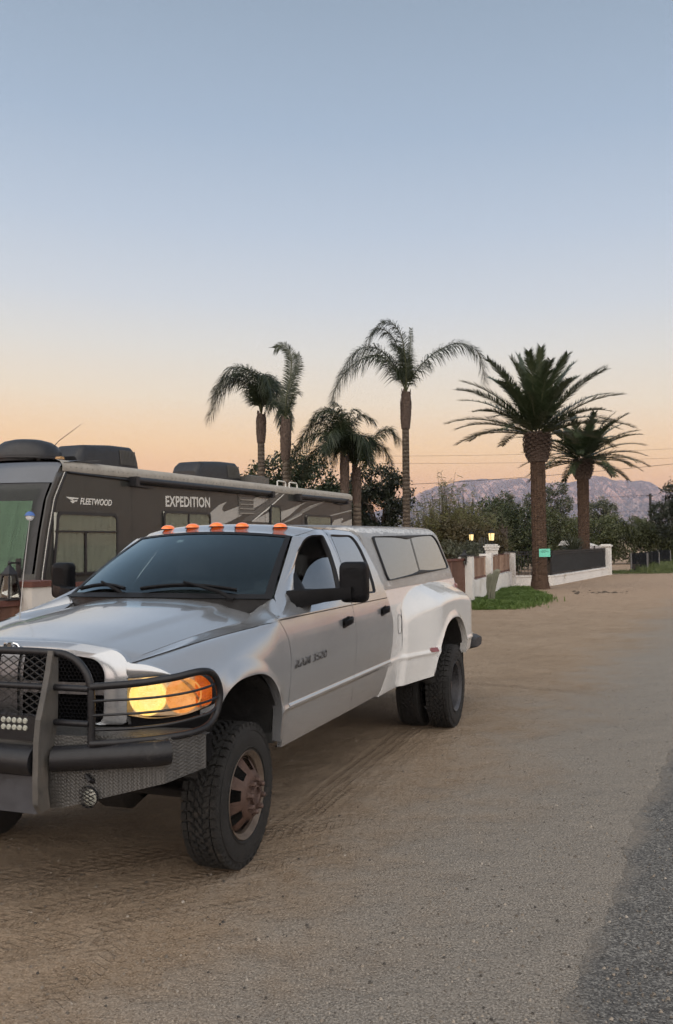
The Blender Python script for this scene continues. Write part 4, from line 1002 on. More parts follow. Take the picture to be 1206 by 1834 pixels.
# grille guard
guard = None
def uprights(s, par):
    F = [(-.965, 1.292), (-.985, 1.20), (-1.02, 1.08), (-1.055, .98), (-1.068, .88), (-1.075, .70), (-1.072, .60), (-1.04, .555)]
    B = [(-.925, 1.285), (-.925, 1.20), (-.927, 1.08), (-.93, .95), (-.95, .87), (-1.0, .80), (-1.0, .66), (-.985, .56)]
    P = np.array([[(x, y, z) for x, z in F] for y in (.425, .445)])
    m = MB(); poly = F+B[::-1]; m.prism(poly, lambda a, b: T(a, s*.418, b), lambda a, b: T(a, s*.440, b))
    # a face plate along the leading edge
    for (a, b) in zip(F[:-1], F[1:]): m.bar(T(a[0], s*.429, a[1]), T(b[0], s*.429, b[1]), .030, .012, up=(1, 0, .2))
    m.build('upright', M['guard_dusty'], par, 30)
m = MB(); R1 = .0185
hoop = [(.455, 1.278), (.50, 1.27), (.555, 1.245), (.60, 1.20), (.625, 1.15), (.635, 1.08)]
P = [(-.945+.02*abs(y)**2, y, z) for y, z in [(-y, z) for y, z in [(.635, .85), (.635, .95)]+hoop[::-1]]+[(y, 1.283) for y in (-.3, -.15, 0, .15, .3)]+hoop+[(.635, .95), (.635, .85)]]
m.tube([T(*p) for p in spline(P, 90)], R1, 12)
guard = m.build('grille_guard', M['guard'], TRUCK, 40)
both(lambda s: uprights(s, guard))
for z, r in ((1.118, .0155), (.955, .0155)):
    m = MB(); m.tube([T(-.955+.02*y*y, y, z) for y in np.linspace(-.63, .63, 15)], r, 10); m.build('cross_tube', M['guard'], guard, 40)
m = MB(); y0, y1, z0, z1 = -.42, .42, .972, 1.26; pw, ph = .062, .036     # expanded metal between the uprights
def clip(p, q):
    t0, t1 = 0, 1
    for a, b, lo, hi in ((p[0], q[0], y0, y1), (p[1], q[1], z0, z1)):
        d = b-a
        for e, sg in ((lo, 1), (hi, -1)):
            fa = (a-e)*sg; fb = (b-e)*sg
            if fa < 0 and fb < 0: return None
            if fa < 0: t0 = max(t0, fa/(fa-fb))
            elif fb < 0: t1 = min(t1, fa/(fa-fb))
    return None if t0 >= t1 else [(p[0]+(q[0]-p[0])*t, p[1]+(q[1]-p[1])*t) for t in (t0, t1)]
for i in range(-12, 26):
    for sg in (1, -1):
        a = (y0+i*pw, z0 if sg > 0 else z1); L_ = 10; b = (a[0]+pw*L_, a[1]+sg*ph*L_); c = clip(a, b)
        if c: m.bar(T(-.952, *c[0]), T(-.952, *c[1]), .0045, .004, up=(1, 0, 0))
m.build('guard_mesh', M['wire'], guard, 0, False)
def wing(s):
    m = MB()
    top = [(-.945, .635, 1.128), (-.90, .72, 1.132), (-.835, .84, 1.140), (-.745, .96, 1.156), (-.665, 1.03, 1.172), (-.60, 1.058, 1.170), (-.54, 1.066, 1.145), (-.495, 1.068, 1.095), (-.478, 1.068, 1.035), (-.50, 1.064, .965), (-.56, 1.056, .91), (-.65, 1.03, .888), (-.76, .95, .878), (-.86, .80, .868), (-.92, .70, .865), (-.945, .635, .863)]
    P = spline(top, 90); m.tube([T(p[0], s*p[1], p[2]) for p in P], .0180, 10); w = m.build('headlight_guard', M['guard'], guard, 40)
    for z0, z1 in ((1.062, 1.092), (.995, 1.022)):
        k = MB(); Q = spline([(-.950, .635, z0), (-.905, .72, z0+.001), (-.84, .84, z0+.004), (-.755, .95, z0+.010), (-.66, 1.025, z0+.02), (-.56, 1.058, z1), (-.49, 1.066, z1+.01)], 40); k.tube([T(p[0], s*p[1], p[2]) for p in Q], .0062, 7); k.build('guard_rod', M['guard'], w, 40)
    k = MB(); Q = spline([(-.93, .635, .925), (-.84, .80, .925), (-.74, .95, .937), (-.60, 1.05, .958), (-.51, 1.062, .975)], 30); k.tube([T(p[0], s*p[1], p[2]) for p in Q], .0080, 7); k.build('guard_rod', M['guard'], w, 40)
both(wing)
m = MB(); m.box(T(-.965, 0, .925), (.05, .80, .115)); lb = m.build('light_bar', M['guard'], guard, 20)
for y in (.235, -.235):
    k = MB()
    for i in range(5):
        for j in range(2): k.lathe([(-.990, .0145), (-.995, .011), (-.996, .001)], 10, lambda a, r, t: T(a, y-.064+.032*i+r*math.cos(t), .925+.034*j+r*math.sin(t)))
    k.build('led', M['led'], lb, 40)
# whip antenna with a ball on its tip
m = MB(); m.tube([T(.36, -.86, 1.30), T(.40, -.862, 1.60), T(.46, -.86, 1.97)], [.004, .003, .002], 6); an = m.build('antenna', pbr('steel whip', (.3, .3, .3), .4, .8), TRUCK, 40)
m = MB(); bc = (.46, -.86, 1.99); m.lathe([(-.03, .004), (-.024, .018), (-.008, .028), (.008, .028)], 18, lambda a, r, t: T(bc[0]+r*math.cos(t), bc[1]+r*math.sin(t), bc[2]+a)); m.build('antenna_ball', M['sticker'], an, 60)
m = MB(); m.lathe([(.005, .040), (.010, .031), (.022, .027), (.032, .012), (.034, .001)], 18, lambda a, r, t: T(bc[0]+r*math.cos(t), bc[1]+r*math.sin(t), bc[2]+a)); m.build('ball_cap', pbr('blue foam', (.05, .11, .30), .7), an, 60)

# ------------------------------------------------------------------ motorhome behind the wooden fence (s runs from its nose to its tail, w to its right)
RA = np.array([-4.45, 14.44]); RU = np.array([.39597, .91826]); RN = np.array([.91826, -.39597])
RV = empty('motorhome', (RA[0], RA[1], 0), math.atan2(RU[1], RU[0]), 'long dark grey motorhome with pale swooshes and curtained windows, parked behind the wooden fence', 'motorhome')
# local: x = rearward along the visible side, y = away from it (so the visible side is y=0, its outside y<0)
V = lambda s, z, o=0.0: (s, -o, z)
M['rv_body'] = pbr('dark taupe gelcoat', (.029, .0305, .027), .42, 0, .05, 1.2, coat=.25, spec=.4)
M['rv_light'] = pbr('pale taupe gelcoat', (.34, .33, .305), .4, 0, .05, 3)
M['rv_mid'] = pbr('mid taupe gelcoat', (.085, .082, .075), .4, 0, .05, 3)
M['rv_white'] = pbr('pale lettering', (.58, .57, .53), .5, 0, .06, 8)
M['rv_roof'] = pbr('weathered roof edge', (.29, .27, .235), .7, 0, .15, 5, .002, 40, dirt=(.25, .22, .19), dirt_amt=.2)
M['rv_cap'] = pbr('blue grey front cap', (.065, .075, .093), .35, .15, .06, 3, coat=.5)
M['rv_post'] = pbr('grey corner post', (.075, .073, .07), .4, .3, .08, 4)
M['rv_black'] = pbr('black mouldings', (.012, .012, .014), .45, 0, .2, 8)
def curtain(name, c):
    mm, t, p, o = newmat(name); k = NT(t); cc = k.coord(); nz = k.noise(cc, 5, 4)
    k.put(p.inputs['Base Color'], k.mix(nz, tuple(x*.75 for x in c), c)); p.inputs['Roughness'].default_value = .95; p.inputs['Specular IOR Level'].default_value = .1; return mm
M['green_curtain'] = curtain('green curtain', (.23, .37, .26)); M['beige_curtain'] = curtain('beige curtain', (.50, .50, .43))
M['rv_glass'] = glass('motorhome glass', (.75, .78, .74), .82, 1.45, boost=.45)
LEN, WID = 12.36, 2.5
def sfront(z): return np.interp(z, [.3, 1.3, 1.37, 2.0, 2.54, 2.94, 3.06, 3.14], [-.62, -.60, -.585, -.46, -.325, -.10, -.03, .06])
m = MB(); zs = np.concatenate([np.linspace(.35, 2.9, 18), np.linspace(2.94, 3.06, 5)])
P = np.array([[V(sfront(z)+(LEN-sfront(z))*u, z, 0) for u in np.linspace(0, 1, 16)] for z in zs]); m.grid(P)
P2 = P.copy(); P2[..., 1] = WID; m.grid(P2); rear = [V(LEN, .35), (LEN, WID, .35), (LEN, WID, 3.05), V(LEN, 3.05)]; m.add(rear, [(0, 1, 2, 3)])
m.add([V(-.6, .35), V(LEN, .35), (LEN, WID, .35), (-.6, WID, .35)], [(0, 1, 2, 3)])
body = m.build('body', M['rv_body'], RV, 30)
# roof with rolled pale edge
m = MB(); sec = [(.012, 3.0), (.02, 3.03), (.02, 3.10), (-.03, 3.165), (-.12, 3.195), (-.6, 3.24), (-1.25, 3.26), (-1.9, 3.24), (-2.38, 3.195), (-2.47, 3.165), (-2.52, 3.10), (-2.52, 3.0)]
P = np.array([[V(s, z, o) for o, z in sec] for s in np.linspace(.0, LEN+.01, 40)]); m.grid(P); Q = P[-1]; m.disk(np.array(Q), 1)
roof = m.build('roof', M['rv_roof'], RV, 40)
m = MB()
for s in np.arange(.2, LEN, .14): m.lathe([(.021, .008), (.026, .006), (.027, .001)], 6, lambda a, r, t: V(s+r*math.cos(t), 3.075+r*math.sin(t), a))
m.build('screw_row', M['rv_black'], roof, 0)
# nose: cap, raked windscreen with curtains, lower panel
def nose(w, z, d=0):   # w 0..1 across (0 = visible side)
    e = abs(2*w-1); bow = .34*(1-e**2.4); q = sfront(z)-bow-d; return (q+.0, w*WID, z)
def nose_patch(w0, w1, z0, z1, d, name, mat, par, nw=24, nz=10, fold=0):
    m = MB(); A = []
    for i in range(nz):
        z = z0+(z1-z0)*i/(nz-1); row = []
        for j in range(nw):
            w = w0+(w1-w0)*j/(nw-1); p = list(nose(w, z, d))
            if fold: p[0] += fold*(math.sin(j*1.15+.9*math.sin(j*.37+z*.5))*.5-.5)
            row.append(p)
        A.append(row)
    m.grid(np.array(A)); return m.build(name, mat, par, 60)
nose_patch(0, 1, .35, 1.35, 0, 'front_panel', M['rv_body'], RV)
cap = nose_patch(0, 1, 2.80, 3.14, .01, 'front_cap', M['rv_cap'], RV)
m = MB(); A = []
for i in range(6):
    t = i/5; A.append([[nose(w, 3.14, .01)[0]*(1-t)+(1.0)*t*1+0, w*WID, 3.14+.10*math.sin(t*math.pi/2)+.02*(1-abs(2*w-1)**2)*t] for w in np.linspace(0, 1, 20)])
m.grid(np.array(A)); m.build('cap_top', M['rv_cap'], cap, 60)
ws = nose_patch(.02, .98, 1.35, 2.80, -.004, 'windscreen', M['rv_black'], RV)
def patch2(w0, w1, z0, z1, d, name, mat, par, fold=0, nw=60): return nose_patch(w0, w1, z0, z1, d, name, mat, par, nw, 12, fold)
patch2(.07, .47, 1.36, 2.50, .016, 'curtain', M['green_curtain'], ws, .030, 90); patch2(.53, .93, 1.36, 2.50, .016, 'curtain', M['green_curtain'], ws, .030, 90)
patch2(.045, .95, 1.36, 2.76, .085, 'glass', M['rv_glass'], ws)
# corner post with its light trim line
m = MB()
def post(o0, o1, d, name, mat, z0=1.0, z1=2.97):
    m = MB(); A = np.array([[V(sfront(z)+s, z, d) for s in np.linspace(o0, o1, 4)] for z in np.linspace(z0, z1, 24)]); m.grid(A); return m.build(name, mat, RV, 60, False, .006)
post(-.03, .11, .004, 'corner_post', M['rv_post']); post(.14, .158, .005, 'trim_line', M['rv_white'], 1.0, 2.99); post(.175, .22, .004, 'trim_line', M['rv_black'], 1.0, 2.99)
m = MB(); m.tube([V(.16, 2.985, .01), V(1.76, 2.955, .015), V(1.80, 2.95, .015)], .022, 8); m.build('drip_rail', M['rv_black'], RV)
# windows
def rv_window(s0, s1, z0, z1, name, div_v=None, div_h=None, cur='beige_curtain', rad=.09, skew=0):
    L = rounded([(s0-skew, z0), (s1, z0), (s1, z1), (s0, z1)], rad); L = resample(L, 60); c = L.mean(0); I = c+(L-c)*np.array([1-.09/(s1-s0), 1-.09/(z1-z0)])
    f = lambda A, o: np.array([V(a, b, o) for a, b in A])
    m = MB(); m.ring([f(L, .001), f(L, .034), f(I, .036), f(I, .002)]); w = m.build(name, M['rv_black'], RV, 40)
    k = MB()
    if div_v: 
        for d in div_v: k.bar(V(d[0], d[1], .022), V(d[0], d[2], .022), .045, .026, up=(0, 1, 0))
    if div_h: k.bar(V(s0-skew*.5, div_h, .022), V(s1, div_h, .022), .026, .045, up=(0, 1, 0))
    if k.v: k.build('mullion', M['rv_black'], w, 20)
    k = MB(); k.disk(f(I, .028), 2); k.build('pane', M['rv_glass'], w, 0)
    k = MB(); A = []
    n = int((s1-s0)*44)
    for z in np.linspace(z0+.02, z1-.02, 6): A.append([V(s0-skew*.6+(s1-s0+skew*.6)*j/n, z, -.0+.004+.0125*(1+math.sin(j*.95+.9*math.sin(j*.31)))*.8) for j in range(n+1)])
    k.grid(np.array(A)); k.build('curtain', M[cur], w, 60)
    return w
rv_window(-.12, 1.44, 1.30, 2.34, 'side_window', [(.57, 1.3, 2.01)], 2.02, skew=.12)
rv_window(2.85, 4.56, 1.75, 2.44, 'side_window', [(3.72, 1.75, 2.44)])
rv_window(7.24, 7.78, 1.9, 2.70, 'side_window', cur='beige_curtain')
rv_window(9.22, 10.84, 1.85, 2.52, 'side_window', cur='beige_curtain')
def slab(pts, mat, name, o=.003, par=RV):
    m = MB(); m.prism(pts, lambda a, b: V(a, b, -.002), lambda a, b: V(a, b, o)); return m.build(name, mat, par, 0)
slab([(4.58, 2.44), (4.95, 2.62), (5.27, 2.70), (5.10, 2.60), (5.06, 2.52), (5.13, 2.47), (5.98, 2.66), (6.80, 2.91), (7.22, 2.94), (7.75, 3.0), (7.55, 2.93), (6.9, 2.72), (6.1, 2.47), (5.34, 2.26), (4.58, 2.08)], M['rv_light'], 'swoosh')
slab([(7.42, 2.93), (7.92, 2.99), (7.1, 2.62), (6.33, 2.30), (5.9, 2.28), (6.7, 2.62)], M['rv_mid'], 'swoosh', .006)
slab([(7.99, 2.985), (8.03, 2.985), (7.2, 2.60), (6.42, 2.29), (6.36, 2.29), (7.15, 2.62)], M['rv_white'], 'stripe', .007)
slab([(6.35, 2.28), (7.21, 2.52), (7.21, 2.28)], M['rv_light'], 'swoosh', .004)
slab([(7.82, 2.55), (8.32, 2.63), (9.62, 2.93), (9.70, 2.93), (8.9, 2.70), (8.2, 2.42), (7.84, 2.30)], M['rv_light'], 'swoosh', .004)
slab([(9.62, 2.93), (10.54, 2.93), (9.5, 2.74), (8.8, 2.56), (7.88, 2.28), (7.84, 2.33), (8.3, 2.47), (8.9, 2.72)], M['rv_body'], 'swoosh', .006)
slab([(10.54, 2.93), (10.62, 2.93), (9.6, 2.735), (9.08, 2.64), (9.0, 2.50), (8.3, 2.33), (7.9, 2.27), (8.8, 2.55), (9.5, 2.745)], M['rv_light'], 'stripe', .007)
slab([(10.80, 2.535), (12.34, 2.725), (12.34, 2.70), (10.80, 2.51)], M['rv_light'], 'stripe')
slab([(10.88, 2.28), (11.1, 2.41), (11.66, 2.48), (11.72, 2.44), (11.56, 2.36), (11.60, 2.33), (12.34, 2.46), (12.34, 2.1), (10.9, 2.1)], M['rv_light'], 'swoosh')
for s in (1.895, 5.745, 7.02, 9.0, 11.55):
    m = MB(); m.bar(V(s, .5, .001), V(s, 2.93, .001), .012, .010, up=(0, 1, 0)); m.build('panel_seam', M['rv_post'], RV, 0)
m = MB(); m.prism([(5.78, 2.43), (6.45, 2.43), (6.45, 2.84), (5.78, 2.82)], lambda a, b: V(a, b, 0), lambda a, b: V(a, b, .008)); vt = m.build('vent_panel', M['rv_mid'], RV, 20)
m = MB()
for i in range(4): m.bar(V(5.82, 2.46+.10*i, .018), V(6.44, 2.47+.10*i, .018), .02, .026, up=(0, 1, 0))
m.build('louvre', M['rv_roof'], vt, 0)
def awning(s0, s1, name):
    m = MB(); m.tube([V(s0, 2.955, .085), V(s1, 2.955, .085)], .062, 12); a = m.build(name, M['rv_black'], RV)
    m = MB(); m.box(V(s0-.04, 2.93, .09), (.10, .17, .17)); m.bar(V(s0-.02, 2.86, .05), V(s0+.6, 2.85, .05), .03, .03); m.build('bracket', M['rv_black'], a)
    m = MB(); m.box(V(s1+.04, 2.93, .09), (.10, .17, .15)); m.bar(V(s1-.5, 2.87, .05), V(s1+.02, 2.87, .05), .03, .03); m.build('bracket', M['rv_black'], a)
awning(1.87, 7.12, 'awning'); awning(8.66, 11.66, 'awning')
# lettering
mw = frame(V(.45, 2.475, .004), (1, 0, 0), (0, 0, 1)); text('lettering', 'FLEETWOOD', .148, M['rv_white'], RV, mw, .002, .22, .0035, .84, 1.0)
slab([(.10, 2.585), (.43, 2.575), (.40, 2.555), (.29, 2.553), (.27, 2.535), (.20, 2.545)], M['rv_white'], 'emblem'); slab([(.28, 2.532), (.40, 2.535), (.375, 2.515), (.30, 2.51), (.315, 2.495), (.27, 2.48), (.21, 2.52)], M['rv_white'], 'emblem')
mw = frame(V(2.93, 2.52, .004), (1, 0, .022), (0, 0, 1))
wd_ = text('lettering', 'EXPEDITION', .285, M['rv_white'], RV, mw, .002, 0, .007, 1.62, 1.04)
m = MB(); m.lathe([(.002, .098), (.008, .093), (.012, .06), (.013, .001)], 24, lambda a, r, t: V(4.265+r*.86*math.cos(t), 2.655+r*1.08*math.sin(t), a)); gl_ = m.build('globe', M['rv_mid'], wd_, 60); gl_.matrix_parent_inverse = wd_.matrix_local.inverted()
m = MB()
for L in ([(4.21, 2.66), (4.25, 2.72), (4.28, 2.71), (4.26, 2.66), (4.24, 2.62)], [(4.27, 2.64), (4.31, 2.67), (4.32, 2.62), (4.29, 2.57), (4.275, 2.60)]): m.prism(L, lambda a, b: V(a, b, .004), lambda a, b: V(a, b, .0155))
ct_ = m.build('continent', M['rv_white'], wd_, 0); ct_.matrix_parent_inverse = wd_.matrix_local.inverted()
# roof gear
def acbox(s0, s1, off, z0, z1):
    m = MB(); w = .74; st = np.linspace(0, 1, 18); P = []
    for t in st:
        h = z0+(z1-z0)*np.interp(t, [0, .05, .12, .55, .9, 1], [.30, .62, .82, .97, 1.0, .55]); q = 1 if .04 < t < .97 else .86
        L = rounded([(-w/2*q, z0), (w/2*q, z0), (w/2*.88*q, h), (-w/2*.88*q, h)], [.02, .02, .12, .12]); P.append([V(s0+(s1-s0)*t, b, off+a) for a, b in L])
    m.ring(P); m.disk(np.array(P[0]), 1); m.disk(np.array(P[-1]), 1); a = m.build('air_conditioner', M['rv_black'], RV, 40)
    m = MB()
    for i in range(11): s = s0+(s1-s0)*(.66+.025*i); m.bar(V(s, z0+.06, off+w/2+.006), V(s, z1-.09, off+w/2*.9+.01), .012, .02, up=(0, 1, 0))
    m.build('grille_slats', M['rv_mid'], a, 0)
acbox(1.22, 3.02, -1.0, 3.25, 3.68); acbox(5.12, 7.10, -1.0, 3.26, 3.69)
m = MB(); m.lathe([(3.27, .58), (3.30, .58), (3.31, .56), (3.40, .555), (3.50, .50), (3.57, .40), (3.61, .25), (3.625, .08), (3.627, .001)], 36, lambda a, r, t: (.56+r*math.cos(t), 1.2+r*math.sin(t), a)); m.lathe([(3.22, .55), (3.28, .56)], 24, lambda a, r, t: (.56+r*math.cos(t), 1.2+r*math.sin(t), a)); m.build('satellite_dome', M['rv_black'], RV, 40)
m = MB(); m.tube([V(.12, 3.22, -.55), V(.20, 3.24, -.55), V(.62, 3.58, -.58), V(1.21, 3.93, -.6)], [.012, .009, .006, .003], 6); m.lathe([(3.2, .05), (3.24, .05)], 8, lambda a, r, t: (.12+r*math.cos(t), .55+r*math.sin(t), a)); m.build('antenna', M['rv_black'], RV)
m = MB(); m.prism(rounded([(.22, 3.22), (.34, 3.22), (.32, 3.265), (.24, 3.265)], .02), lambda a, b: V(a, b, -.32), lambda a, b: V(a, b, -.22)); m.build('clearance_light', pbr('dull amber lens', (.35, .20, .08), .4), RV)
m = MB(); m.box(V(7.5, 3.31, -.6), (.9, .45, .16)); m.tube([V(7.1, 3.36, -.5), V(7.9, 3.36, -.5)], .06, 8); m.build('roof_vent', M['rv_mid'], RV)
for s in (7.75, 8.4):
    m = MB(); m.tube([V(s, 3.1, -.05), V(s+.02, 3.28, -.06), V(s+.08, 3.30, -.06), V(s+.42, 3.295, -.06), V(s+.46, 3.27, -.06), V(s+.46, 3.1, -.05)], .018, 7); m.build('grab_rail', M['rv_white'], RV)
for s in (1.1, 9.0, 10.0):
    for w in (.25, WID-.25):
        m = MB(); m.lathe([(-.12, .25), (-.12, .44), (-.08, .48), (.08, .48), (.12, .44), (.12, .25)], 28, lambda a, r, t: (s+r*math.cos(t), w+a, .48+r*math.sin(t)), True); w_ = m.build('wheel', M['tyre'], RV); m = MB(); m.lathe([(-.10, .25), (-.07, .1), (-.07, .001)], 20, lambda a, r, t: (s+r*math.cos(t), w+a, .48+r*math.sin(t))); m.lathe([(.10, .25), (.07, .1), (.07, .001)], 20, lambda a, r, t: (s+r*math.cos(t), w+a, .48+r*math.sin(t))); m.build('rim', M['grey_rim'], w_)

# ------------------------------------------------------------------ walls, fences, lanterns
M['stucco'] = pbr('white stucco', (.66, .645, .615), .9, 0, .08, 1.5, .004, 45, dirt=(.46, .42, .37), dirt_amt=.3)
M['stucco_grey'] = pbr('weathered pale stucco', (.56, .53, .49), .9, 0, .08, 2.5, .004, 45, dirt=(.38, .33, .28), dirt_amt=.1)
M['redwood'] = pbr('red brown rail', (.10, .035, .025), .6, 0, .2, 6, .002, 30)
M['iron'] = pbr('dark iron', (.018, .018, .02), .5, .3, .2, 10)
def wood_mat(name, a, b):
    mm, t, p, o = newmat(name); k = NT(t); g = k.n('NewGeometry'); c = k.coord(); mp = k.n('Mapping'); k.put(mp.inputs[0], c); mp.inputs['Scale'].default_value = (14, 14, 1.2)
    gr_ = k.noise(mp.outputs[0], 3, 6, .7); f = k.math('ADD', k.math('MULTIPLY', gr_, .6), k.math('MULTIPLY', g.outputs['Random Per Island'], .5))
    k.put(p.inputs['Base Color'], k.ramp(f, [(.25, a), (.8, b)])); p.inputs['Roughness'].default_value = .8; k.put(p.inputs['Normal'], k.bump(gr_, .004)); return mm
M['boards'] = wood_mat('weathered cedar boards', (.16, .085, .055), (.36, .24, .17)); M['boards_dark'] = wood_mat('brown boards', (.07, .032, .02), (.15, .075, .05))
def uv2(deg): return np.array([math.sin(R(deg)), math.cos(R(deg))]), np.array([math.cos(R(deg)), -math.sin(R(deg))])
def local(name, x, y, deg, *a): # empty whose x axis runs along the fence (deg clockwise from straight ahead), y to its left
    return empty(name, (x, y, 0), R(90-deg), *a)
def boards(m, s0, s1, z0, z1, w=.14, y=0.0):
    n = max(1, round((s1-s0)/w)); w = (s1-s0)/n
    for i in range(n): m.box((s0+w*(i+.5), y+random.uniform(-.003, .003), (z0+z1)/2+random.uniform(-.004, .004)), (w-.008, .022, z1-z0))
def lantern(name, loc, rz, lit, size, label, cat, wall=True, taper=1):
    o = empty(name, loc, rz, label, cat); s = size
    M['iron']
    # four panes in a tapering cage; narrow end down when taper<1 at the foot
    top, bot = (.36*s, .28*s) if taper > 0 else (.24*s, .40*s)
    m = MB(); z0, z1 = 0, .62*s
    C = [(-1, -1), (1, -1), (1, 1), (-1, 1)]
    for i, (a, b) in enumerate(C):
        m.bar((a*bot/2, b*bot/2, z0), (a*top/2, b*top/2, z1), .035*s, .035*s)
        c, d = C[(i+1) % 4]
        for z, w in ((z0, bot), (z1, top)): m.bar((a*w/2, b*w/2, z), (c*w/2, d*w/2, z), .04*s, .04*s)
    m.box((0, 0, z0-.01*s), (bot, bot, .02*s))
    m.build('frame', M['iron'], o, 20)
    m = MB(); r = top*.5
    m.hexa([(-r*1.25, -r*1.25, z1+.01), (r*1.25, -r*1.25, z1+.01), (r*1.25, r*1.25, z1+.01), (-r*1.25, r*1.25, z1+.01), (-r*.25, -r*.25, z1+.24*s), (r*.25, -r*.25, z1+.24*s), (r*.25, r*.25, z1+.24*s), (-r*.25, r*.25, z1+.24*s)])
    m.lathe([(z1+.22*s, .03*s), (z1+.30*s, .045*s), (z1+.36*s, .012*s), (z1+.42*s, .001)], 10)
    m.build('roof', M['iron'], o, 30)
    m = MB(); m.hexa([(-bot*.46, -bot*.46, z0+.02), (bot*.46, -bot*.46, z0+.02), (bot*.46, bot*.46, z0+.02), (-bot*.46, bot*.46, z0+.02), (-top*.46, -top*.46, z1-.01), (top*.46, -top*.46, z1-.01), (top*.46, top*.46, z1-.01), (-top*.46, top*.46, z1-.01)])
    m.build('lamp_glass', M['lit_glass'] if lit else M['clear'], o, 0)
    m = MB(); m.lathe([(z0, .05*s), (z0+.25*s, .045*s), (z0+.3*s, .03*s), (z0+.36*s, .001)], 10); m.build('candle', M['rv_white'], o)
    if wall:
        m = MB(); m.bar((0, 0, z1+.30*s), (0, .30*s, z1+.30*s), .05*s, .05*s); m.bar((0, 0, z1+.2*s), (0, 0, z1+.32*s), .04*s, .04*s); m.box((0, .30*s, z1+.16*s), (.18*s, .03*s, .5*s)); m.build('bracket', M['iron'], o)
    else:
        m = MB(); m.lathe([(-.02, .13*s), (.0, .12*s)], 12, lambda a, r, t: (r*math.cos(t), r*math.sin(t), a-.0)); m.lathe([(-.26*s, .14*s), (-.22*s, .12*s), (-.18*s, .05*s), (-.02, .05*s)], 12); m.build('base', M['iron'], o)
    return o
mm, t_, p_, o_ = newmat('lit lantern glass'); k_ = NT(t_); p_.inputs['Base Color'].default_value = (.8, .6, .3, 1); k_.put(p_.inputs['Emission Color'], k_.mix(k_.noise(k_.coord(), 9, 2), (1, .62, .18), (1, .85, .45))); p_.inputs['Emission Strength'].default_value = 1.2; M['lit_glass'] = mm

# near post at the left end of the wooden fence
FD = 27.7
fu, fn_ = uv2(FD); N0 = np.array([-3.75, 11.0])
o = local('masonry_post', *N0, FD, 'pale stucco fence post with a dark red wooden cap, in front of the motorhome', 'fence post')
m = MB(); m.box((.21, .21, .64), (.42, .42, 1.28)); m.build('post', M['stucco_grey'], o, 20)
m = MB(); m.box((.21, .21, 1.315), (.47, .47, .07)); m.build('cap', M['redwood'], o, 20)
q = N0-fn_*.24-fu*.135
lantern('wall_lantern', (q[0], q[1], 1.14), R(-FD), False, .48, 'unlit clear glass lantern in a black frame, on the post in front of the motorhome', 'lantern', True, -1)
# wooden fence from that post to the post beyond the truck
A0 = np.array([3.81, 25.43]); st_ = N0+fu*.44; L_ = float((A0-st_)@fu)-.02
o = local('wooden_fence', *st_, FD, 'brown board fence with a dark red top rail, running behind the truck', 'fence')
m = MB(); boards(m, 0, L_, .05, 1.24, .145, .20); m.build('boards', M['boards_dark'], o, 0)
m = MB(); m.bar((0, .20, 1.27), (L_, .20, 1.27), .09, .06); m.bar((0, .23, .35), (L_, .23, .35), .04, .09); m.build('rail', M['redwood'], o, 0)
o = local('wooden_fence', *(N0-fu*0-fn_*.0-fn_*.42), FD, 'brown board fence left of the post with the red cap', 'fence')
m = MB(); boards(m, -6, -.0, .05, 1.05, .145, -.2); m.build('boards', M['boards_dark'], o, 0); m = MB(); m.bar((-6, -.2, 1.09), (0, -.2, 1.09), .09, .07); m.build('rail', M['redwood'], o, 0)
for i in range(0): pass
# white wall with wood panels, three posts
WD = math.degrees(math.atan2(6.90-3.83, 34.6-25.43)); wu, wn = uv2(WD); LW = float(np.hypot(6.90-3.83, 34.6-25.43))
o = local('panelled_wall', 3.83, 25.43, WD, 'white stucco wall with cedar panels between three posts, behind the cactus', 'wall')
for s0, z in ((0, 1.36), (3.55, 1.37), (LW-.34, 1.33)): m = MB(); m.box((s0+.19, .19, z/2), (.38, .38, z)); m.build('post', M['stucco'], o, 20)
for s0, s1, z in ((.385, 3.545, .62), (3.935, LW-.345, .60)): m = MB(); m.box(((s0+s1)/2, .19, z/2), (s1-s0, .24, z)); m.build('low_wall', M['stucco'], o, 20)
for s0, s1 in ((.40, 3.53), (3.95, LW-.36)):
    m = MB(); boards(m, s0, s1, .70, 1.27, .15, .19); pn = m.build('wood_panel', M['boards'], o, 0)
    m = MB(); m.bar((s0, .19, .665), (s1, .19, .665), .06, .05); m.bar((s0, .19, 1.295), (s1, .19, 1.295), .05, .03); m.build('panel_frame', M['redwood'], pn, 0)
m = MB(); m.box((.19, .19, 1.372), (.44, .44, .022)); m.box((LW-.15, .19, 1.345), (.44, .44, .025)); m.build('post_cap', M['iron'], o, 0)
q = np.array([3.83, 25.43])-fu*0-wn*.20-wu*.10; lantern('wall_lantern', (q[0], q[1], 1.13), R(-WD), False, .40, 'unlit black lantern on the first white post behind the truck bed', 'lantern', True, 1)
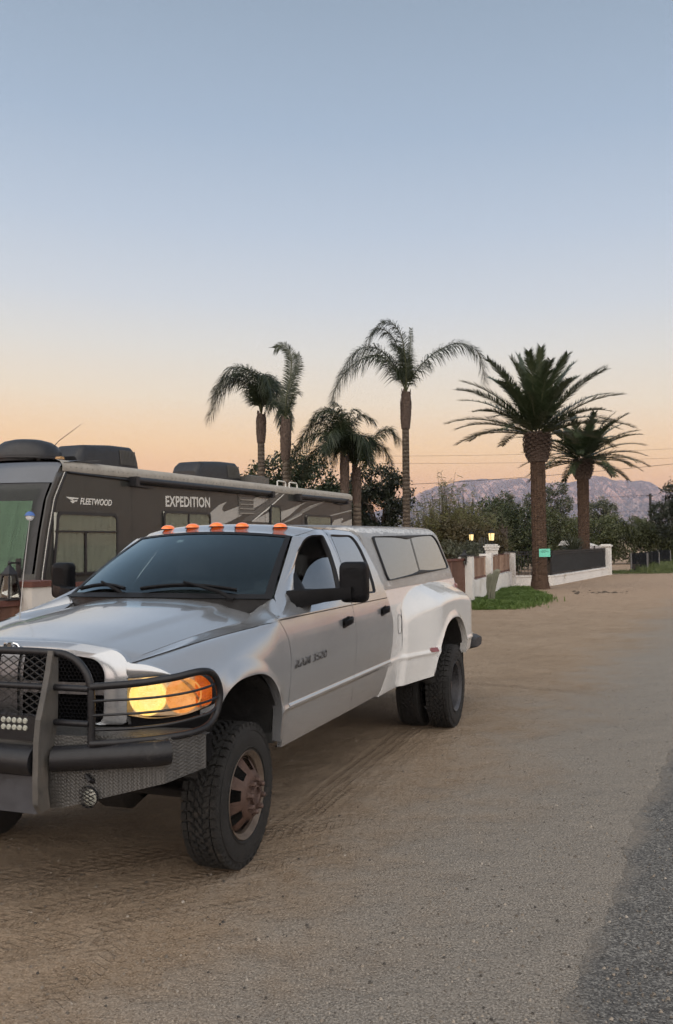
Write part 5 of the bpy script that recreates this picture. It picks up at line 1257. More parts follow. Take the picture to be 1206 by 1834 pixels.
# gate pillar with the lit lamp, and a second lit lamp among the bushes
g0 = np.array([6.30, 36.4]); o = local('gate_pillar', *g0, 10, 'stout white pillar with a stepped cap under a lit lantern', 'pillar')
m = MB(); m.box((.3, .0, .70), (.46, .50, 1.4)); m.build('pillar', M['stucco'], o, 20); m = MB(); m.box((.3, 0, 1.46), (.54, .58, .10)); m.box((.3, 0, 1.55), (.60, .66, .07)); m.box((.3, 0, 1.62), (.48, .52, .05)); m.build('cap', M['stucco'], o, 15)
c_ = g0+uv2(10)[0]*.3; lantern('pillar_lantern', (c_[0], c_[1], 1.785), .4, True, .52, 'lit lantern with a pointed roof standing on the stout white pillar', 'lantern', False, 1)
c2 = np.array([5.66, 37.6]); o = local('lamp_post', *c2, 0, 'short dark post among the bushes carrying the farther lit lantern', 'post'); m = MB(); m.box((0, 0, .82), (.2, .2, 1.64)); m.build('post', M['iron'], o, 20)
lantern('pillar_lantern', (c2[0], c2[1], 1.80), .2, True, .44, 'lit lantern half hidden among the bushes behind the wall', 'lantern', False, 1)
# lattice gate between the two lamps
o = local('lattice_gate', 5.75, 37.4, 85, 'grey lattice gate with a raised middle, left of the lit pillar', 'gate')
m = MB()
for i in range(9): x = i*.11; m.bar((x, 0, .2), (x, 0, 1.62+.35*math.exp(-((i-3.5)/2.2)**2)), .03, .03)
for i in range(14): m.bar((0, .012, .25+i*.11), (.88, .012, .25+i*.11), .02, .02)
m.build('lattice', pbr('blue grey paint', (.06, .07, .08), .6), o, 0)
# low white wall with iron railing that turns the corner
K0, K1, K2 = np.array([6.98, 35.2]), np.array([8.55, 35.3]), np.array([13.66, 45.1])
dg = lambda a, b: math.degrees(math.atan2(b[0]-a[0], b[1]-a[1]))
def railwall(a, b, label, screen, endpost):
    L = float(np.linalg.norm(b-a)); o = local('railing_wall', *a, dg(a, b), label, 'wall')
    m = MB(); m.box((L/2, .12, .17), (L, .24, .34)); m.build('low_wall', M['stucco'], o, 20); m = MB(); m.box((L/2, .12, .375), (L, .30, .06)); m.build('coping', M['stucco'], o, 20)
    m = MB()
    for z in (.46, 1.24, 1.33): m.bar((0, .12, z), (L, .12, z), .03, .03)
    x = .05
    while x < L: m.bar((x, .12, .41), (x, .12, 1.38), .018, .018); x += .13
    m.build('railing', M['iron'], o, 0)
    if screen: m = MB(); m.box(((L+.3)/2, .155, .90), (L-.3, .012, .82)); m.build('privacy_screen', pbr('dark grey windscreen cloth', (.095, .104, .107), .9, 0, .15, 2), o, 0)
    if endpost:
        m = MB(); m.box((L+.22, .12, .72), (.44, .44, 1.44)); ep = m.build('end_post', M['stucco'], o, 20); m = MB(); m.box((L+.22, .12, 1.47), (.56, .56, .07)); m.box((L+.22, .12, 1.53), (.44, .44, .05)); m.build('cap', M['stucco'], ep, 20)
railwall(K0, K1, 'short low white wall with black railing, behind the nearer date palm', False, False)
railwall(K1, K2, 'low white wall with iron railing and dark screen cloth, running right to a white end post', True, True)
# dark slatted screens standing along the far verge
P0 = [(16.2, 49.3), (16.95, 49.9), (18.2, 53.0), (20.0, 56.8), (21.9, 61.1), (23.8, 65.6), (25.9, 70.4), (27.6, 74.0)]
def dark_panel():
    o = empty('slatted_screen', (0, 0, 0), 0, 'x', 'fence panel', 'dark slatted screens along the far verge')
    m = MB()
    for i in range(9): m.box((.52, 0, .10+.11*i), (.98, .03, .10))
    m.build('slats', pbr('charcoal slats', (.010, .011, .013), .9, spec=.1), o, 0)
    gp = pbr('grey steel post', (.16, .16, .16), .5, .4)
    for x in (0, 1.04): m = MB(); m.bar((x, 0, 0), (x, 0, 1.02), .06, .06); m.build('post', gp, o, 0)
    return o
dp = dark_panel()
for i, (x, y) in enumerate(P0):
    d = dp if i == 0 else copy_tree(dp); d.location = (x, y, 0); d.rotation_euler = (0, 0, R((18 if i % 2 == 0 else 50)))
    d['label'] = ['nearest dark slatted screen, first beyond the white end post'] [0] if i == 0 else ['', 'second', 'third', 'fourth', 'fifth', 'sixth', 'seventh', 'eighth and farthest'][i]+' dark slatted screen counting from the white end post'
# pale stacked blocks and a white canopy behind the screens
o = local('painted_block', 15.6, 56.0, 75, 'pale patterned block wall behind the dark screens', 'block wall')
m = MB()
for i in range(4):
    for j in range(2): m.box((.42*i+.2*(j % 2), 0, .95+.30*j), (.40, .3, .28))
m.box((.7, 0, .4), (2.0, .3, .8)); m.build('blocks', pbr('patterned pale blocks', (.40, .38, .38), .9, 0, .35, 9), o, 15)
o = local('open_canopy', 12.2, 47.5, 70, 'small pale canopy roof beyond the railing end post', 'canopy')
m = MB(); m.hexa([(0, -.6, 1.5), (1.6, -.6, 1.46), (1.6, .8, 1.46), (0, .8, 1.5), (.1, -.4, 1.75), (1.3, -.4, 1.6), (1.3, .6, 1.6), (.1, .6, 1.75)]); m.build('roof', M['stucco'], o, 0); 
for x in (.1, 1.4):
    for y in (-.5, .7): m = MB(); m.bar((x, y, 0), (x, y, 1.5), .05, .05); m.build('post', M['iron'], o, 0)
# paper notice on the palm
o = local('paper_notice', 7.23, 32.43, 90, 'mint green paper notice stapled to the nearer date palm', 'notice')
o.rotation_euler = (0, 0, R(-4)); o.location = (7.32, 32.40, 1.19)
m = MB(); A = np.array([[(x, -.02-.03*math.sin(math.pi*x/.40), z) for x in np.linspace(0, .40, 9)] for z in (0, .29)]); m.grid(A); pp_ = m.build('sheet', pbr('mint paper', (.16, .58, .44), .8, 0, .05, 6), o, 0, False, .002)
m = MB()
for i, (a, b) in enumerate(((.10, .26), (.06, .33), (.08, .22))): m.box(((a+b)/2, -.0535, .23-.035*i), (b-a, .003, .008))
m.build('writing', M['iron'], pp_, 0)
# utility pole and lines
UP = empty('utility_pole', (26.38, 75, 0), 0, 'slender dark utility pole in front of the dark tree at right', 'utility pole'); m = MB(); m.tube([(0, 0, 0), (0, 0, 5.6)], [.13, .10], 10); m.build('pole', M['iron'], UP); m = MB(); m.bar((-.3, 0, 5.42), (.3, .2, 5.42), .08, .08); m.build('cross_arm', M['iron'], UP)
def wire(a, b, sag, r, label):
    a, b = np.array(a), np.array(b); m = MB(); m.tube([a+(b-a)*t-np.array([0, 0, 4*sag*t*(1-t)]) for t in np.linspace(0, 1, 40)], r, 5); tag(m.build('power_line', M['iron']), label, 'power line', 'power lines above the road')
wire((-6, 55, 5.05), (34, 66, 8.35), .55, .016, 'thick power line crossing both date palms just above the mountains')
wire((5, 66, 4.6), (26.3, 75, 5.5), .12, .013, 'lower power line running to the utility pole across the mountains')
wire((-8, 95, 11.2), (60, 100, 13.2), .9, .013, 'faint upper power line behind the date palm crowns')
wire((-8, 96, 10.6), (60, 101, 12.1), .9, .013, 'second faint power line just below the uppermost one')
wire((22, 92, 4.6), (38, 90, 5.0), .2, .011, 'thin low power line right of the farther date palm')

# ------------------------------------------------------------------ plants
M['queen_leaf'] = leafmat('queen palm leaflets', ((.013, .021, .009), (.024, .036, .014), (.040, .052, .022)), .45, .2)
M['date_leaf'] = leafmat('date palm leaflets', ((.017, .029, .011), (.034, .052, .020), (.068, .086, .038)), .42, .15)
M['rachis'] = pbr('palm leaf stalk', (.055, .06, .025), .55)
def trunk_mat(name, a, b, rings, amp):
    mm, t, p, o = newmat(name); k = NT(t); c = k.coord(); s = k.n('SeparateXYZ'); k.put(s.inputs[0], c)
    w = k.math('ADD', s.outputs['Z'], k.math('MULTIPLY', k.noise(c, 4, 5), .12 if amp < .03 else .45)); th = k.math('MULTIPLY', k.math('ARCTAN2', s.outputs['Y'], s.outputs['X']), 7.0); zz = k.math('MULTIPLY', w, 2*math.pi/rings/(2 if amp > .03 else 1))
    r = k.math('SINE', zz) if amp < .03 else k.math('MULTIPLY', k.math('SINE', k.math('ADD', zz, th)), k.math('SINE', k.math('SUBTRACT', zz, th)))
    nz = k.noise(c, 9, 7, .7)
    k.put(p.inputs['Base Color'], k.mix(k.math('MULTIPLY', k.rng(r, -.9, -.3) if amp < .03 else k.rng(r, -.7, .3, .45, 1), k.rng(nz, .3, .65)), a, b)); p.inputs['Roughness'].default_value = .9; p.inputs['Specular IOR Level'].default_value = .15
    k.put(p.inputs['Normal'], k.bump(k.math('ADD', k.math('MULTIPLY', r, .5), nz), amp)); return mm
M['queen_trunk'] = trunk_mat('ringed grey trunk', (.06, .048, .038), (.15, .125, .10), .16, .02)
M['date_trunk'] = trunk_mat('brown diamond scarred trunk', (.045, .029, .021), (.125, .082, .058), .10, .035)
M['boots'] = pbr('old leaf bases', (.075, .052, .040), .9, 0, .5, 12, .006, 40)
M['bark'] = pbr('brown bark', (.07, .055, .042), .9, 0, .3, 10, .006, 30)

def frond(ml, mr_, path, n, llen, wid, droop, fwd, rs, tilt=0.0, plume=0.0, taper=(.35, .55), side_up=.3):
    """feather leaf along path; leaflets both sides"""
    P = np.asarray(path); N = len(P); d = np.r_[0, np.cumsum(np.linalg.norm(np.diff(P, axis=0), axis=1))]; L = d[-1]
    mr_.tube([tuple(p) for p in P[::max(1, N//14)]]+[tuple(P[-1])], list(np.linspace(.028, .006, len(P[::max(1, N//14)])+1)), 4, False)
    for i in range(n):
        t = .10+.90*(i+rs.random()*.6)/n; s = t*L; k = min(N-2, np.searchsorted(d, s)-1); k = max(0, k); u = (s-d[k])/max(1e-6, d[k+1]-d[k]); p = P[k]*(1-u)+P[k+1]*u
        tg = P[min(N-1, k+2)]-P[max(0, k-1)]; tg = tg/np.linalg.norm(tg)
        sd = np.cross(tg, (0, 0, 1)); sn = np.linalg.norm(sd)
        if tilt: sd = np.cross(tg, (0, 1, .15)); sd = sd*tilt
        elif sn < .15: sd = np.array([1, .3, 0])
        sd = sd/np.linalg.norm(sd); upv = np.cross(sd, tg)
        prof = min(1, taper[0]+t/.25) if t < .25 else 1-(1-taper[1])*((t-.25)/.75)**1.6
        for sg in (1, -1):
            ll = llen*prof*rs.uniform(.8, 1.1); f = fwd*rs.uniform(.8, 1.2)+.5*t*t
            e = sd*sg*1.0+tg*f+upv*(side_up+rs.uniform(-plume, plume)); e = e/np.linalg.norm(e)
            w = wid*(.6+.4*prof); bx = np.cross(e, upv); bx = bx/np.linalg.norm(bx)*w/2
            q1 = p+e*ll*.5-np.array([0, 0, droop*ll*.22]); q2 = p+e*ll*(1-.25*droop)-np.array([0, 0, droop*ll*.85])
            ml.add([p-bx*.6, p+bx*.6, q1+bx, q1-bx, q2+bx*.15, q2-bx*.15], [(0, 1, 2, 3), (3, 2, 4, 5)])

def queen(x, y, label, trunk, boots, fr, seed, tr=.15, shaft=.2, llen=.55):
    rs = random.Random(seed); o = empty('queen_palm', (x, y, 0), 0, label, 'palm tree', 'queen palms behind the motorhome and truck')
    Z = [z for _, z in trunk]
    m = MB(); P = spline([(a, 0, z) for a, z in trunk], 30); m.tube([tuple(p) for p in P], [tr*(1.12-.2*i/29) for i in range(30)], 14); m.build('trunk', M['queen_trunk'], o)
    # swollen old leaf bases, overlapping
    (b0x, b0z), (b1x, b1z), rb = boots; m = MB()
    m.tube([(b0x+(b1x-b0x)*t, 0, b0z+(b1z-b0z)*t) for t in np.linspace(0, 1, 8)], [tr*.9+(rb-tr)*math.sin(math.pi*min(1, .15+.7*t)) for t in np.linspace(0, 1, 8)], 12)
    nb = 44
    for i in range(nb):
        t = i/nb; a = i*2.4; zz = b0z+(b1z-b0z)*t; xx = b0x+(b1x-b0x)*t; r = tr*.8+(rb-tr)*math.sin(math.pi*min(1, .15+.7*t)); h = .30*(1-.3*t)
        c, s_ = math.cos(a), math.sin(a); w = .12
        B = lambda rr, z, ww: [(xx+rr*c-s_*ww, rr*s_+c*ww, z), (xx+rr*c+s_*ww, rr*s_-c*ww, z)]
        w = .085; v = B(r*.9, zz, w)+B(r*1.10, zz+h*.35, w*.8)+B(r*1.16, zz+h, w*.25); m.add(v, [(0, 1, 3, 2), (2, 3, 5, 4)])
    m.build('leaf_bases', M['boots'], o, 0)
    ml, mk = MB(), MB(); cx, cz = b1x, b1z
    for f in fr:
        pts = [(cx+a, b, cz+c) for a, b, c in f['p']]; pa = spline(pts, 46)
        frond(ml, mk, pa, int((1.1 if f.get('t') else 1.9)*f.get('n', 105)), (1.05 if f.get('t') else 1.38)*f.get('l', llen), .028, f.get('d', .75)*.7, .6, rs, f.get('t', 0), f.get('pl', .8), (.4, .55), f.get('su', .1))
    cr = ml.build('crown', M['queen_leaf'], o, 0, False); mk.build('leaf_stalks', M['rachis'], cr, 40)
    return o
q = lambda *p, **k: dict(p=p, **k)
queen(2.82, 36, 'tallest queen palm, standing alone behind the truck, one long frond sweeping right',
      [(0, 0), (0, 3.4), (.01, 6.6)], ((.01, 6.35), (.05, 7.85), .235),
      [q((0, 0, 0), (.35, .1, .75), (1.1, .2, 1.55), (2.1, .2, 2.0), (2.95, .2, 1.65), (3.25, .2, .45), n=125, l=.62, d=.8),
       q((0, 0, 0), (-.45, -.2, .9), (-1.2, -.4, 1.45), (-2.2, -.5, 1.0), (-2.85, -.5, .1), (-3.1, -.5, -.75), n=130, l=.66, d=.8),
       q((0, 0, 0), (-.35, .2, 1.0), (-1.1, .3, 1.85), (-2.0, .3, 1.75), (-2.75, .3, .7), n=115, l=.6, d=.8),
       q((0, 0, 0), (-.15, .1, 1.3), (-.55, .2, 2.35), (-1.15, .2, 2.65), (-1.6, .2, 2.1), n=105, l=.55, d=.8),
       q((0, 0, 0), (-.02, -.1, 1.2), (-.2, -.2, 2.3), (-.75, -.3, 2.85), (-1.25, -.3, 2.5), n=95, l=.5, d=.7),
       q((0, 0, 0), (.08, 0, 1.0), (.20, 0, 2.0), (.24, 0, 2.6), n=70, l=.42, d=.9, t=-.6, su=-.2),
       q((0, 0, 0), (.05, .3, 1.0), (-.1, .6, 1.8), (-.5, .9, 2.2), n=80, l=.5, d=.9)], 1)
queen(-3.02, 36, 'queen palm behind the motorhome with its whole crown blown to the left',
      [(-.02, 0), (0, 3.0), (0, 6.2)], ((0, 5.85), (.02, 7.0), .215),
      [q((0, 0, 0), (-.25, 0, .8), (-.9, .1, 1.45), (-1.6, .1, 1.05), (-2.15, .1, -.1), n=110, l=.62),
       q((0, 0, 0), (-.2, .3, .9), (-.8, .5, 1.7), (-1.5, .5, 1.6), (-2.1, .5, .75), n=110, l=.6),
       q((0, 0, 0), (-.1, -.2, 1.0), (-.5, -.4, 1.75), (-1.2, -.6, 1.75), (-1.8, -.6, .9), n=100, l=.6),
       q((0, 0, 0), (.05, .2, 1.0), (-.2, .3, 1.7), (-.75, .4, 1.9), (-1.3, .4, 1.4), n=95, l=.6),
       q((0, 0, 0), (.2, -.1, .95), (.5, -.1, 1.35), (.85, -.1, .75), (1.0, -.1, -.35), n=110, l=.66),
       q((0, 0, 0), (.1, .3, 1.1), (.25, .5, 1.55), (.65, .6, 1.2), (.9, .6, .3), n=100, l=.62),
       q((0, 0, 0), (-.05, -.3, 1.0), (.1, -.6, 1.5), (.4, -.9, 1.1), (.55, -1, .2), n=100, l=.6)], 2)
queen(-1.90, 34, 'slim queen palm behind the motorhome with one tall upright frond',
      [(.06, 0), (.02, 4.1), (-.02, 5.2)], ((-.02, 4.95), (.0, 6.5), .225),
      [q((0, 0, 0), (.02, 0, .8), (.20, 0, 1.7), (.22, 0, 2.45), (-.05, 0, 2.85), (-.4, 0, 2.75), n=115, l=.48, d=.45, t=1, su=0, pl=.3),
       q((0, 0, 0), (.05, .2, .8), (.3, .3, 1.6), (.52, .3, 2.2), (.45, .3, 2.6), n=80, l=.45, d=.6, t=1),
       q((0, 0, 0), (.12, 0, .5), (.35, 0, 1.0), (.55, 0, 1.05), n=40, l=.35, d=.7), q((0, 0, 0), (-.15, .1, .5), (-.45, .2, .75), (-.7, .2, .4), n=45, l=.4)], 3, tr=.155)
queen(.30, 33, 'bushy low queen palm, left one of the pair between the motorhome and the tallest palm',
      [(0, 0), (0, 3.5), (.02, 4.4)], ((.01, 3.6), (.02, 4.95), .185),
      [q((0, 0, 0), (-.4, -.1, .7), (-1.1, -.2, .85), (-1.75, -.2, .25), (-2.05, -.2, -.5), n=105, l=.6), q((0, 0, 0), (-.3, .2, .9), (-.9, .3, 1.3), (-1.5, .4, .95), (-1.85, .4, .3), n=100, l=.58),
       q((0, 0, 0), (-.15, 0, 1.0), (-.5, 0, 1.65), (-1.0, 0, 1.65), (-1.3, 0, 1.2), n=90, l=.5), q((0, 0, 0), (0, .1, 1.0), (-.1, .2, 1.8), (-.4, .2, 2.1), n=75, l=.45), q((0, 0, 0), (.1, 0, 1.0), (.3, 0, 1.7), (.5, 0, 1.75), n=70, l=.45), q((0, 0, 0), (.2, .2, 1.0), (.6, .3, 1.6), (1.1, .3, 1.4), n=90, l=.5), q((0, 0, 0), (-.25, .4, 1.0), (-.7, .6, 1.6), (-1.2, .7, 1.5), n=90, l=.5), q((0, 0, 0), (.3, .3, .6), (.9, .4, .8), (1.3, .4, .3), n=90, l=.5), q((0, 0, 0), (-.1, -.3, 1.0), (-.3, -.6, 1.6), (-.7, -.8, 1.7), n=80, l=.5),
       q((0, 0, 0), (.3, -.3, .7), (.7, -.6, .6), (.9, -.7, -.2), n=90, l=.55), q((0, 0, 0), (-.2, -.4, .8), (-.5, -.9, .8), (-.7, -1.1, .1), n=90, l=.55), q((0, 0, 0), (.1, .5, .8), (.2, 1.0, .8), (.2, 1.3, 0), n=80, l=.55),
       q((0, 0, 0), (-.5, 0, .45), (-1.2, 0, .2), (-1.6, 0, -.7), n=90, l=.55), q((0, 0, 0), (-.2, -.2, .55), (-.6, -.3, .4), (-.8, -.3, -.3), n=80, l=.5)], 4)
queen(.78, 33.5, 'low queen palm with a frond arching right, just left of the tallest palm',
      [(0, 0), (0, 3.2), (-.02, 3.9)], ((-.01, 3.2), (-.02, 4.6), .19),
      [q((0, 0, 0), (.3, 0, .7), (.8, .1, 1.25), (1.3, .1, 1.45), (1.65, .1, 1.0), n=100, l=.55), q((0, 0, 0), (.25, .3, .6), (.7, .5, .95), (1.15, .6, .7), (1.4, .6, .1), n=90, l=.5),
       q((0, 0, 0), (-.1, .2, .8), (-.3, .4, 1.5), (-.55, .4, 1.6), n=70, l=.45), q((0, 0, 0), (-.3, -.2, .6), (-.7, -.3, .7), (-.9, -.3, 0), n=80, l=.5), q((0, 0, 0), (.1, -.4, .7), (.3, -.9, .7), (.4, -1.1, .0), n=80, l=.5)], 5)

def date_palm(x, y, label, H, r, zb, Rr, nf, seed, lo, bend=0.0, hi=86):
    rs = random.Random(seed); o = empty('date_palm', (x, y, 0), 0, label, 'palm tree', 'date palms by the railing')
    m = MB(); zs = [0, .12, .35, .7, 1.2, 2, 3, H*.8, H]; rad = [r*1.36, r*1.3, r*1.12, r*1.03, r, r*.99, r*.99, r*1.01, r*1.03]
    n = 26; loops = []; zz = np.linspace(0, H, 70)
    for i, z in enumerate(zz):
        q_ = np.interp(z, zs, rad); loops.append([(bend*z/H+q_*(1+.035*rs.uniform(-1, 1)+.03*(i % 3 == 0))*math.cos(2*math.pi*k/n), q_*(1+.035*rs.uniform(-1, 1)+.03*(i % 3 == 0))*math.sin(2*math.pi*k/n), z) for k in range(n)])
    m.ring(loops); m.build('trunk', M['date_trunk'], o, 50)
    # pineapple of clipped leaf bases
    m = MB(); zt = H+zb; m.tube([(bend, 0, H-.04+(zb+.3)*t) for t in np.linspace(0, 1, 9)], [r*(1.05+.72*math.sin(math.pi*min(1, .12+.62*t))) for t in np.linspace(0, 1, 9)], 20)
    nb = 130
    for i in range(nb):
        t = i/nb; a = i*2.39996; z = H+.02+(zb+.15)*t; R_ = r*(1.05+.75*math.sin(math.pi*min(1, .12+.62*t))); c, s_ = math.cos(a), math.sin(a); w = .085; h = .15
        v = []
        for rr, dz, ww in ((R_*.95, 0, w), (R_*1.10, .03, w), (R_*1.16, h*.55, w*.9), (R_*1.0, h, w*.5)):
            v += [(bend+rr*c-s_*ww, rr*s_+c*ww, z+dz), (bend+rr*c+s_*ww, rr*s_-c*ww, z+dz)]
        m.add(v, [(0, 1, 3, 2), (2, 3, 5, 4), (4, 5, 7, 6)])
    m.build('leaf_bases', M['boots'], o, 0)
    ml, mk = MB(), MB(); z0 = H+zb
    for i in range(nf):
        t = (i+.5)/nf; az = i*2.39996+rs.uniform(-.12, .12); el = R(hi)*(1-t)**1.25+R(lo)*t**1.1+rs.uniform(-.06, .06)
        L = Rr*(.82+.18*math.sin(math.pi*t))*rs.uniform(.92, 1.05); c, s_ = math.cos(az), math.sin(az)
        b = .12+.30*r; pts = []
        for u in np.linspace(0, 1, 26):
            e = el-.62*u**1.8*(.4+.8*math.cos(el)); 
            pts.append((u, e))
        p = np.array([bend+b*c*math.cos(el)*1.2, b*s_*math.cos(el)*1.2, z0+.1+.35*math.sin(el)]); P = [p.copy()]
        for u, e in pts[1:]:
            p = p+np.array([c*math.cos(e), s_*math.cos(e), math.sin(e)])*L/25; P.append(p.copy())
        frond(ml, mk, P, 120, .50, .034, .10, .85, rs, 0, .26, (.35, .55), .30)
    cr = ml.build('crown', M['date_leaf'], o, 0, False); mk.build('leaf_stalks', M['rachis'], cr, 40)
    return o
date_palm(7.45, 32.9, 'nearer date palm with mint green notice on its trunk, before the white railing wall', 4.72, .265, .80, 3.35, 46, 21, 8)
date_palm(12.72, 46, 'farther date palm with a broad crown, beyond the iron railing', 4.95, .29, .78, 3.25, 46, 22, -6, hi=66)

def leaves(m, cs, n, size, seed, flat=.0, narrow=.45, shell=.55, gaps=3.0, up=0):
    """cs: clumps (x, y, z, rx, ry, rz); leaves are thrown into the outer part of each clump"""
    r = np.random.default_rng(seed); w = np.array([(c[3]*c[4]*c[5])**.6 for c in cs]); w /= w.sum()
    idx = r.choice(len(cs), n, p=w); d = r.normal(size=(n, 3)); d /= np.linalg.norm(d, axis=1)[:, None]; rad = shell+(1-shell)*r.random(n)**.6
    rad *= 1+.20*r.normal(size=n)*.6
    C = np.array(cs)[idx]; P = C[:, :3]+d*C[:, 3:]*rad[:, None]
    # clumpiness: drop leaves where a cheap noise is low
    nz = np.sin(P[:, 0]*gaps+1.3*np.sin(P[:, 2]*gaps*1.1+seed))+np.sin(P[:, 1]*gaps*1.2+seed*2)+np.sin(P[:, 2]*gaps*1.3+1.7*np.sin(P[:, 0]*gaps*.7))
    P = P[(nz > -1.0) & (P[:, 2] > .03)]; k = len(P)
    a = r.normal(size=(k, 3)); a[:, 2] += up; a /= np.linalg.norm(a, axis=1)[:, None]; b = np.cross(a, r.normal(size=(k, 3))); b /= np.linalg.norm(b, axis=1)[:, None]
    s = size*r.uniform(.6, 1.3, k)[:, None]; L, Wd = a*s, b*s*narrow
    V4 = np.stack([P-L, P+Wd-.1*L, P+L, P-Wd-.1*L], 1).reshape(-1, 3); base = len(m.v)
    m.v.extend(map(tuple, V4.tolist())); m.f.extend([(base+4*i, base+4*i+1, base+4*i+2, base+4*i+3) for i in range(k)]); m.m.extend([0]*k)
def tree(name, x, y, label, cat, mat, cs, n, size, seed, stems=((0, 0),), th=1.5, tr=.12, group=None, narrow=.45, limbs=10, gaps=3.0, shell=.5, up=0):
    o = empty(name, (x, y, 0), 0, label, cat, group); rs = random.Random(seed); m = MB()
    for (sx, sy) in stems: m.tube([(sx, sy, 0), (sx*1.1+.03, sy, th*.5), (sx*1.3, sy*1.2, th)], [tr, tr*.85, tr*.7], 8)
    for i in range(limbs):
        c = cs[i % len(cs)]; s0 = stems[i % len(stems)]; e = (c[0]+rs.uniform(-.6, .6)*c[3], c[1]+rs.uniform(-.6, .6)*c[4], c[2]+rs.uniform(-.3, .8)*c[5]); b = (s0[0]*1.2, s0[1]*1.1, th*rs.uniform(.6, 1.0)); md_ = ((b[0]+e[0])/2+rs.uniform(-.2, .2), (b[1]+e[1])/2, (b[2]+e[2])/2+.15)
        m.tube([b, md_, e], [tr*.5, tr*.32, tr*.10], 6)
    m.build('trunk', M['bark'], o)
    m = MB(); leaves(m, cs, n, size, seed, narrow=narrow, gaps=gaps, shell=shell, up=up); m.build('crown', mat, o, 0, False); return o
LF = lambda nm, a, b, c, **k: leafmat(nm, (a, b, c), **k)
M['citrus'] = LF('dark citrus leaves', (.018, .030, .013), (.034, .052, .022), (.060, .082, .036), rough=.4)
M['ficus'] = LF('dark glossy leaves', (.012, .018, .010), (.026, .034, .017), (.055, .060, .036), rough=.3)
M['bamboo'] = LF('yellow green willowy leaves', (.115, .118, .036), (.17, .17, .06), (.23, .225, .10), tl=.42)
M['olive'] = LF('grey green leaves', (.055, .062, .038), (.090, .100, .064), (.135, .145, .100))
M['deep'] = LF('deep green leaves', (.034, .046, .018), (.060, .078, .034), (.095, .112, .055))
M['mid'] = LF('mid green leaves', (.055, .066, .026), (.09, .104, .044), (.135, .148, .068), tl=.35)
M['brownish'] = LF('dry brown green leaves', (.065, .052, .022), (.10, .082, .036), (.13, .11, .055))
tree('citrus_tree', -2.1, 38, 'dark round leafy tree behind the motorhome roof, among the left palms', 'tree', M['citrus'], [(-.9, 0, 4.3, 1.0, 1.2, 1.0), (.1, 0, 4.7, 1.1, 1.3, 1.1), (1.1, .2, 4.3, 1.0, 1.2, 1.2), (.1, 0, 3.2, 2.0, 1.5, 1.4), (1.9, .3, 3.6, .9, 1, .9)], 15000, .085, 31, th=2.4)
tree('ficus_tree', 2.0, 40.5, 'dark glossy leafed tree directly behind the tallest queen palm', 'tree', M['ficus'], [(-.8, 0, 4.3, .75, .9, .8), (.1, .1, 4.5, .85, .9, .85), (.8, 0, 3.9, .75, .9, 1.0), (-.3, 0, 3.2, 1.3, 1.1, 1.1), (-1.0, 0, 2.9, .9, .9, 1.1), (0, 0, 1.8, 1.5, 1.2, 1.2)], 15000, .085, 32, th=2.2)
tree('shade_tree', .2, 43, 'dark tree filling the gap between the motorhome tail and the tallest palm', 'tree', M['deep'], [(-.8, 0, 3.6, 1.3, 1.2, 1.0), (.4, 0, 3.4, 1.1, 1.2, 1.2), (-.2, 0, 2.2, 1.8, 1.3, 1.4)], 10000, .10, 33, th=1.8)
tree('hazy_tree', -5.2, 60, 'small pale hazy treetop right of the second air conditioner', 'tree', M['olive'], [(0, 0, 5.4, .9, 1, 1.2), (.8, 0, 4.8, 1.2, 1, 1.0)], 3000, .10, 34, th=3.5)
# willowy clumps between the truck and the date palm
def willow(x, y, label, w, h, seed, mat, ns=70, dens=1.0, cat='shrub'):
    rs = random.Random(seed); o = empty('willowy_shrub', (x, y, 0), 0, label, cat, 'willowy shrubs behind the white wall'); m, ml = MB(), MB()
    for i in range(ns):
        a = rs.uniform(-1, 1); b = rs.uniform(-1, 1); hh = h*(.55+.45*rs.random())*(1-.35*a*a); x0, y0 = a*w*.55, b*w*.4; x1, y1 = a*w*1.0+rs.uniform(-.3, .3), b*w*.6; P = bez([(x0, y0, 0), (x0*1.1, y0, hh*.6), (x1, y1, hh)], 12)
        m.tube([tuple(p) for p in P], list(np.linspace(.022, .005, 12)), 4, False)
        for j in range(int(46*dens)):
            t = rs.uniform(.12, 1); k = min(10, int(t*11)); p = P[k]+(P[k+1]-P[k])*(t*11-k); L = rs.uniform(.10, .24); v = np.array([rs.gauss(0, 1), rs.gauss(0, 1), rs.uniform(-.5, 1.2)]); v /= np.linalg.norm(v); sd = np.cross(v, (rs.gauss(0, 1), rs.gauss(0, 1), .3)); sd = sd/np.linalg.norm(sd)*.014
            p = p+np.array([rs.gauss(0, .07), rs.gauss(0, .07), rs.gauss(0, .05)]); ml.add([p-sd, p+sd, p+v*L+sd*.8-np.array([0, 0, .03]), p+v*L-sd*.8-np.array([0, 0, .03])], [(0, 1, 2, 3)])
    m.build('stems', M['bark'], o, 0, False); ml.build('foliage', mat, o, 0, False); return o
willow(3.7, 38.5, 'willowy shrub nearest the tallest palm, behind the truck shell', 1.15, 3.7, 41, M['bamboo'], 90)
willow(4.75, 40, 'tall wispy willowy shrub left of the lit lanterns', 1.2, 5.1, 42, M['bamboo'], 85)
willow(5.95, 41.5, 'broad willowy shrub right behind the lit lanterns', 1.35, 4.5, 43, M['bamboo'], 110)
willow(7.4, 44, 'darker willowy shrub left of the nearer date palm trunk', 1.3, 3.6, 44, M['mid'], 95)
tree('leafy_shrub', 5.0, 38.6, 'dense low shrub behind the cedar panelled wall', 'shrub', M['brownish'], [(-1.2, 0, 1.2, 1.3, .9, 1.2), (0, 0, 1.5, 1.2, .9, 1.3), (1.2, 0, 1.3, 1.2, .9, 1.2)], 11000, .085, 45, th=.6, tr=.05)
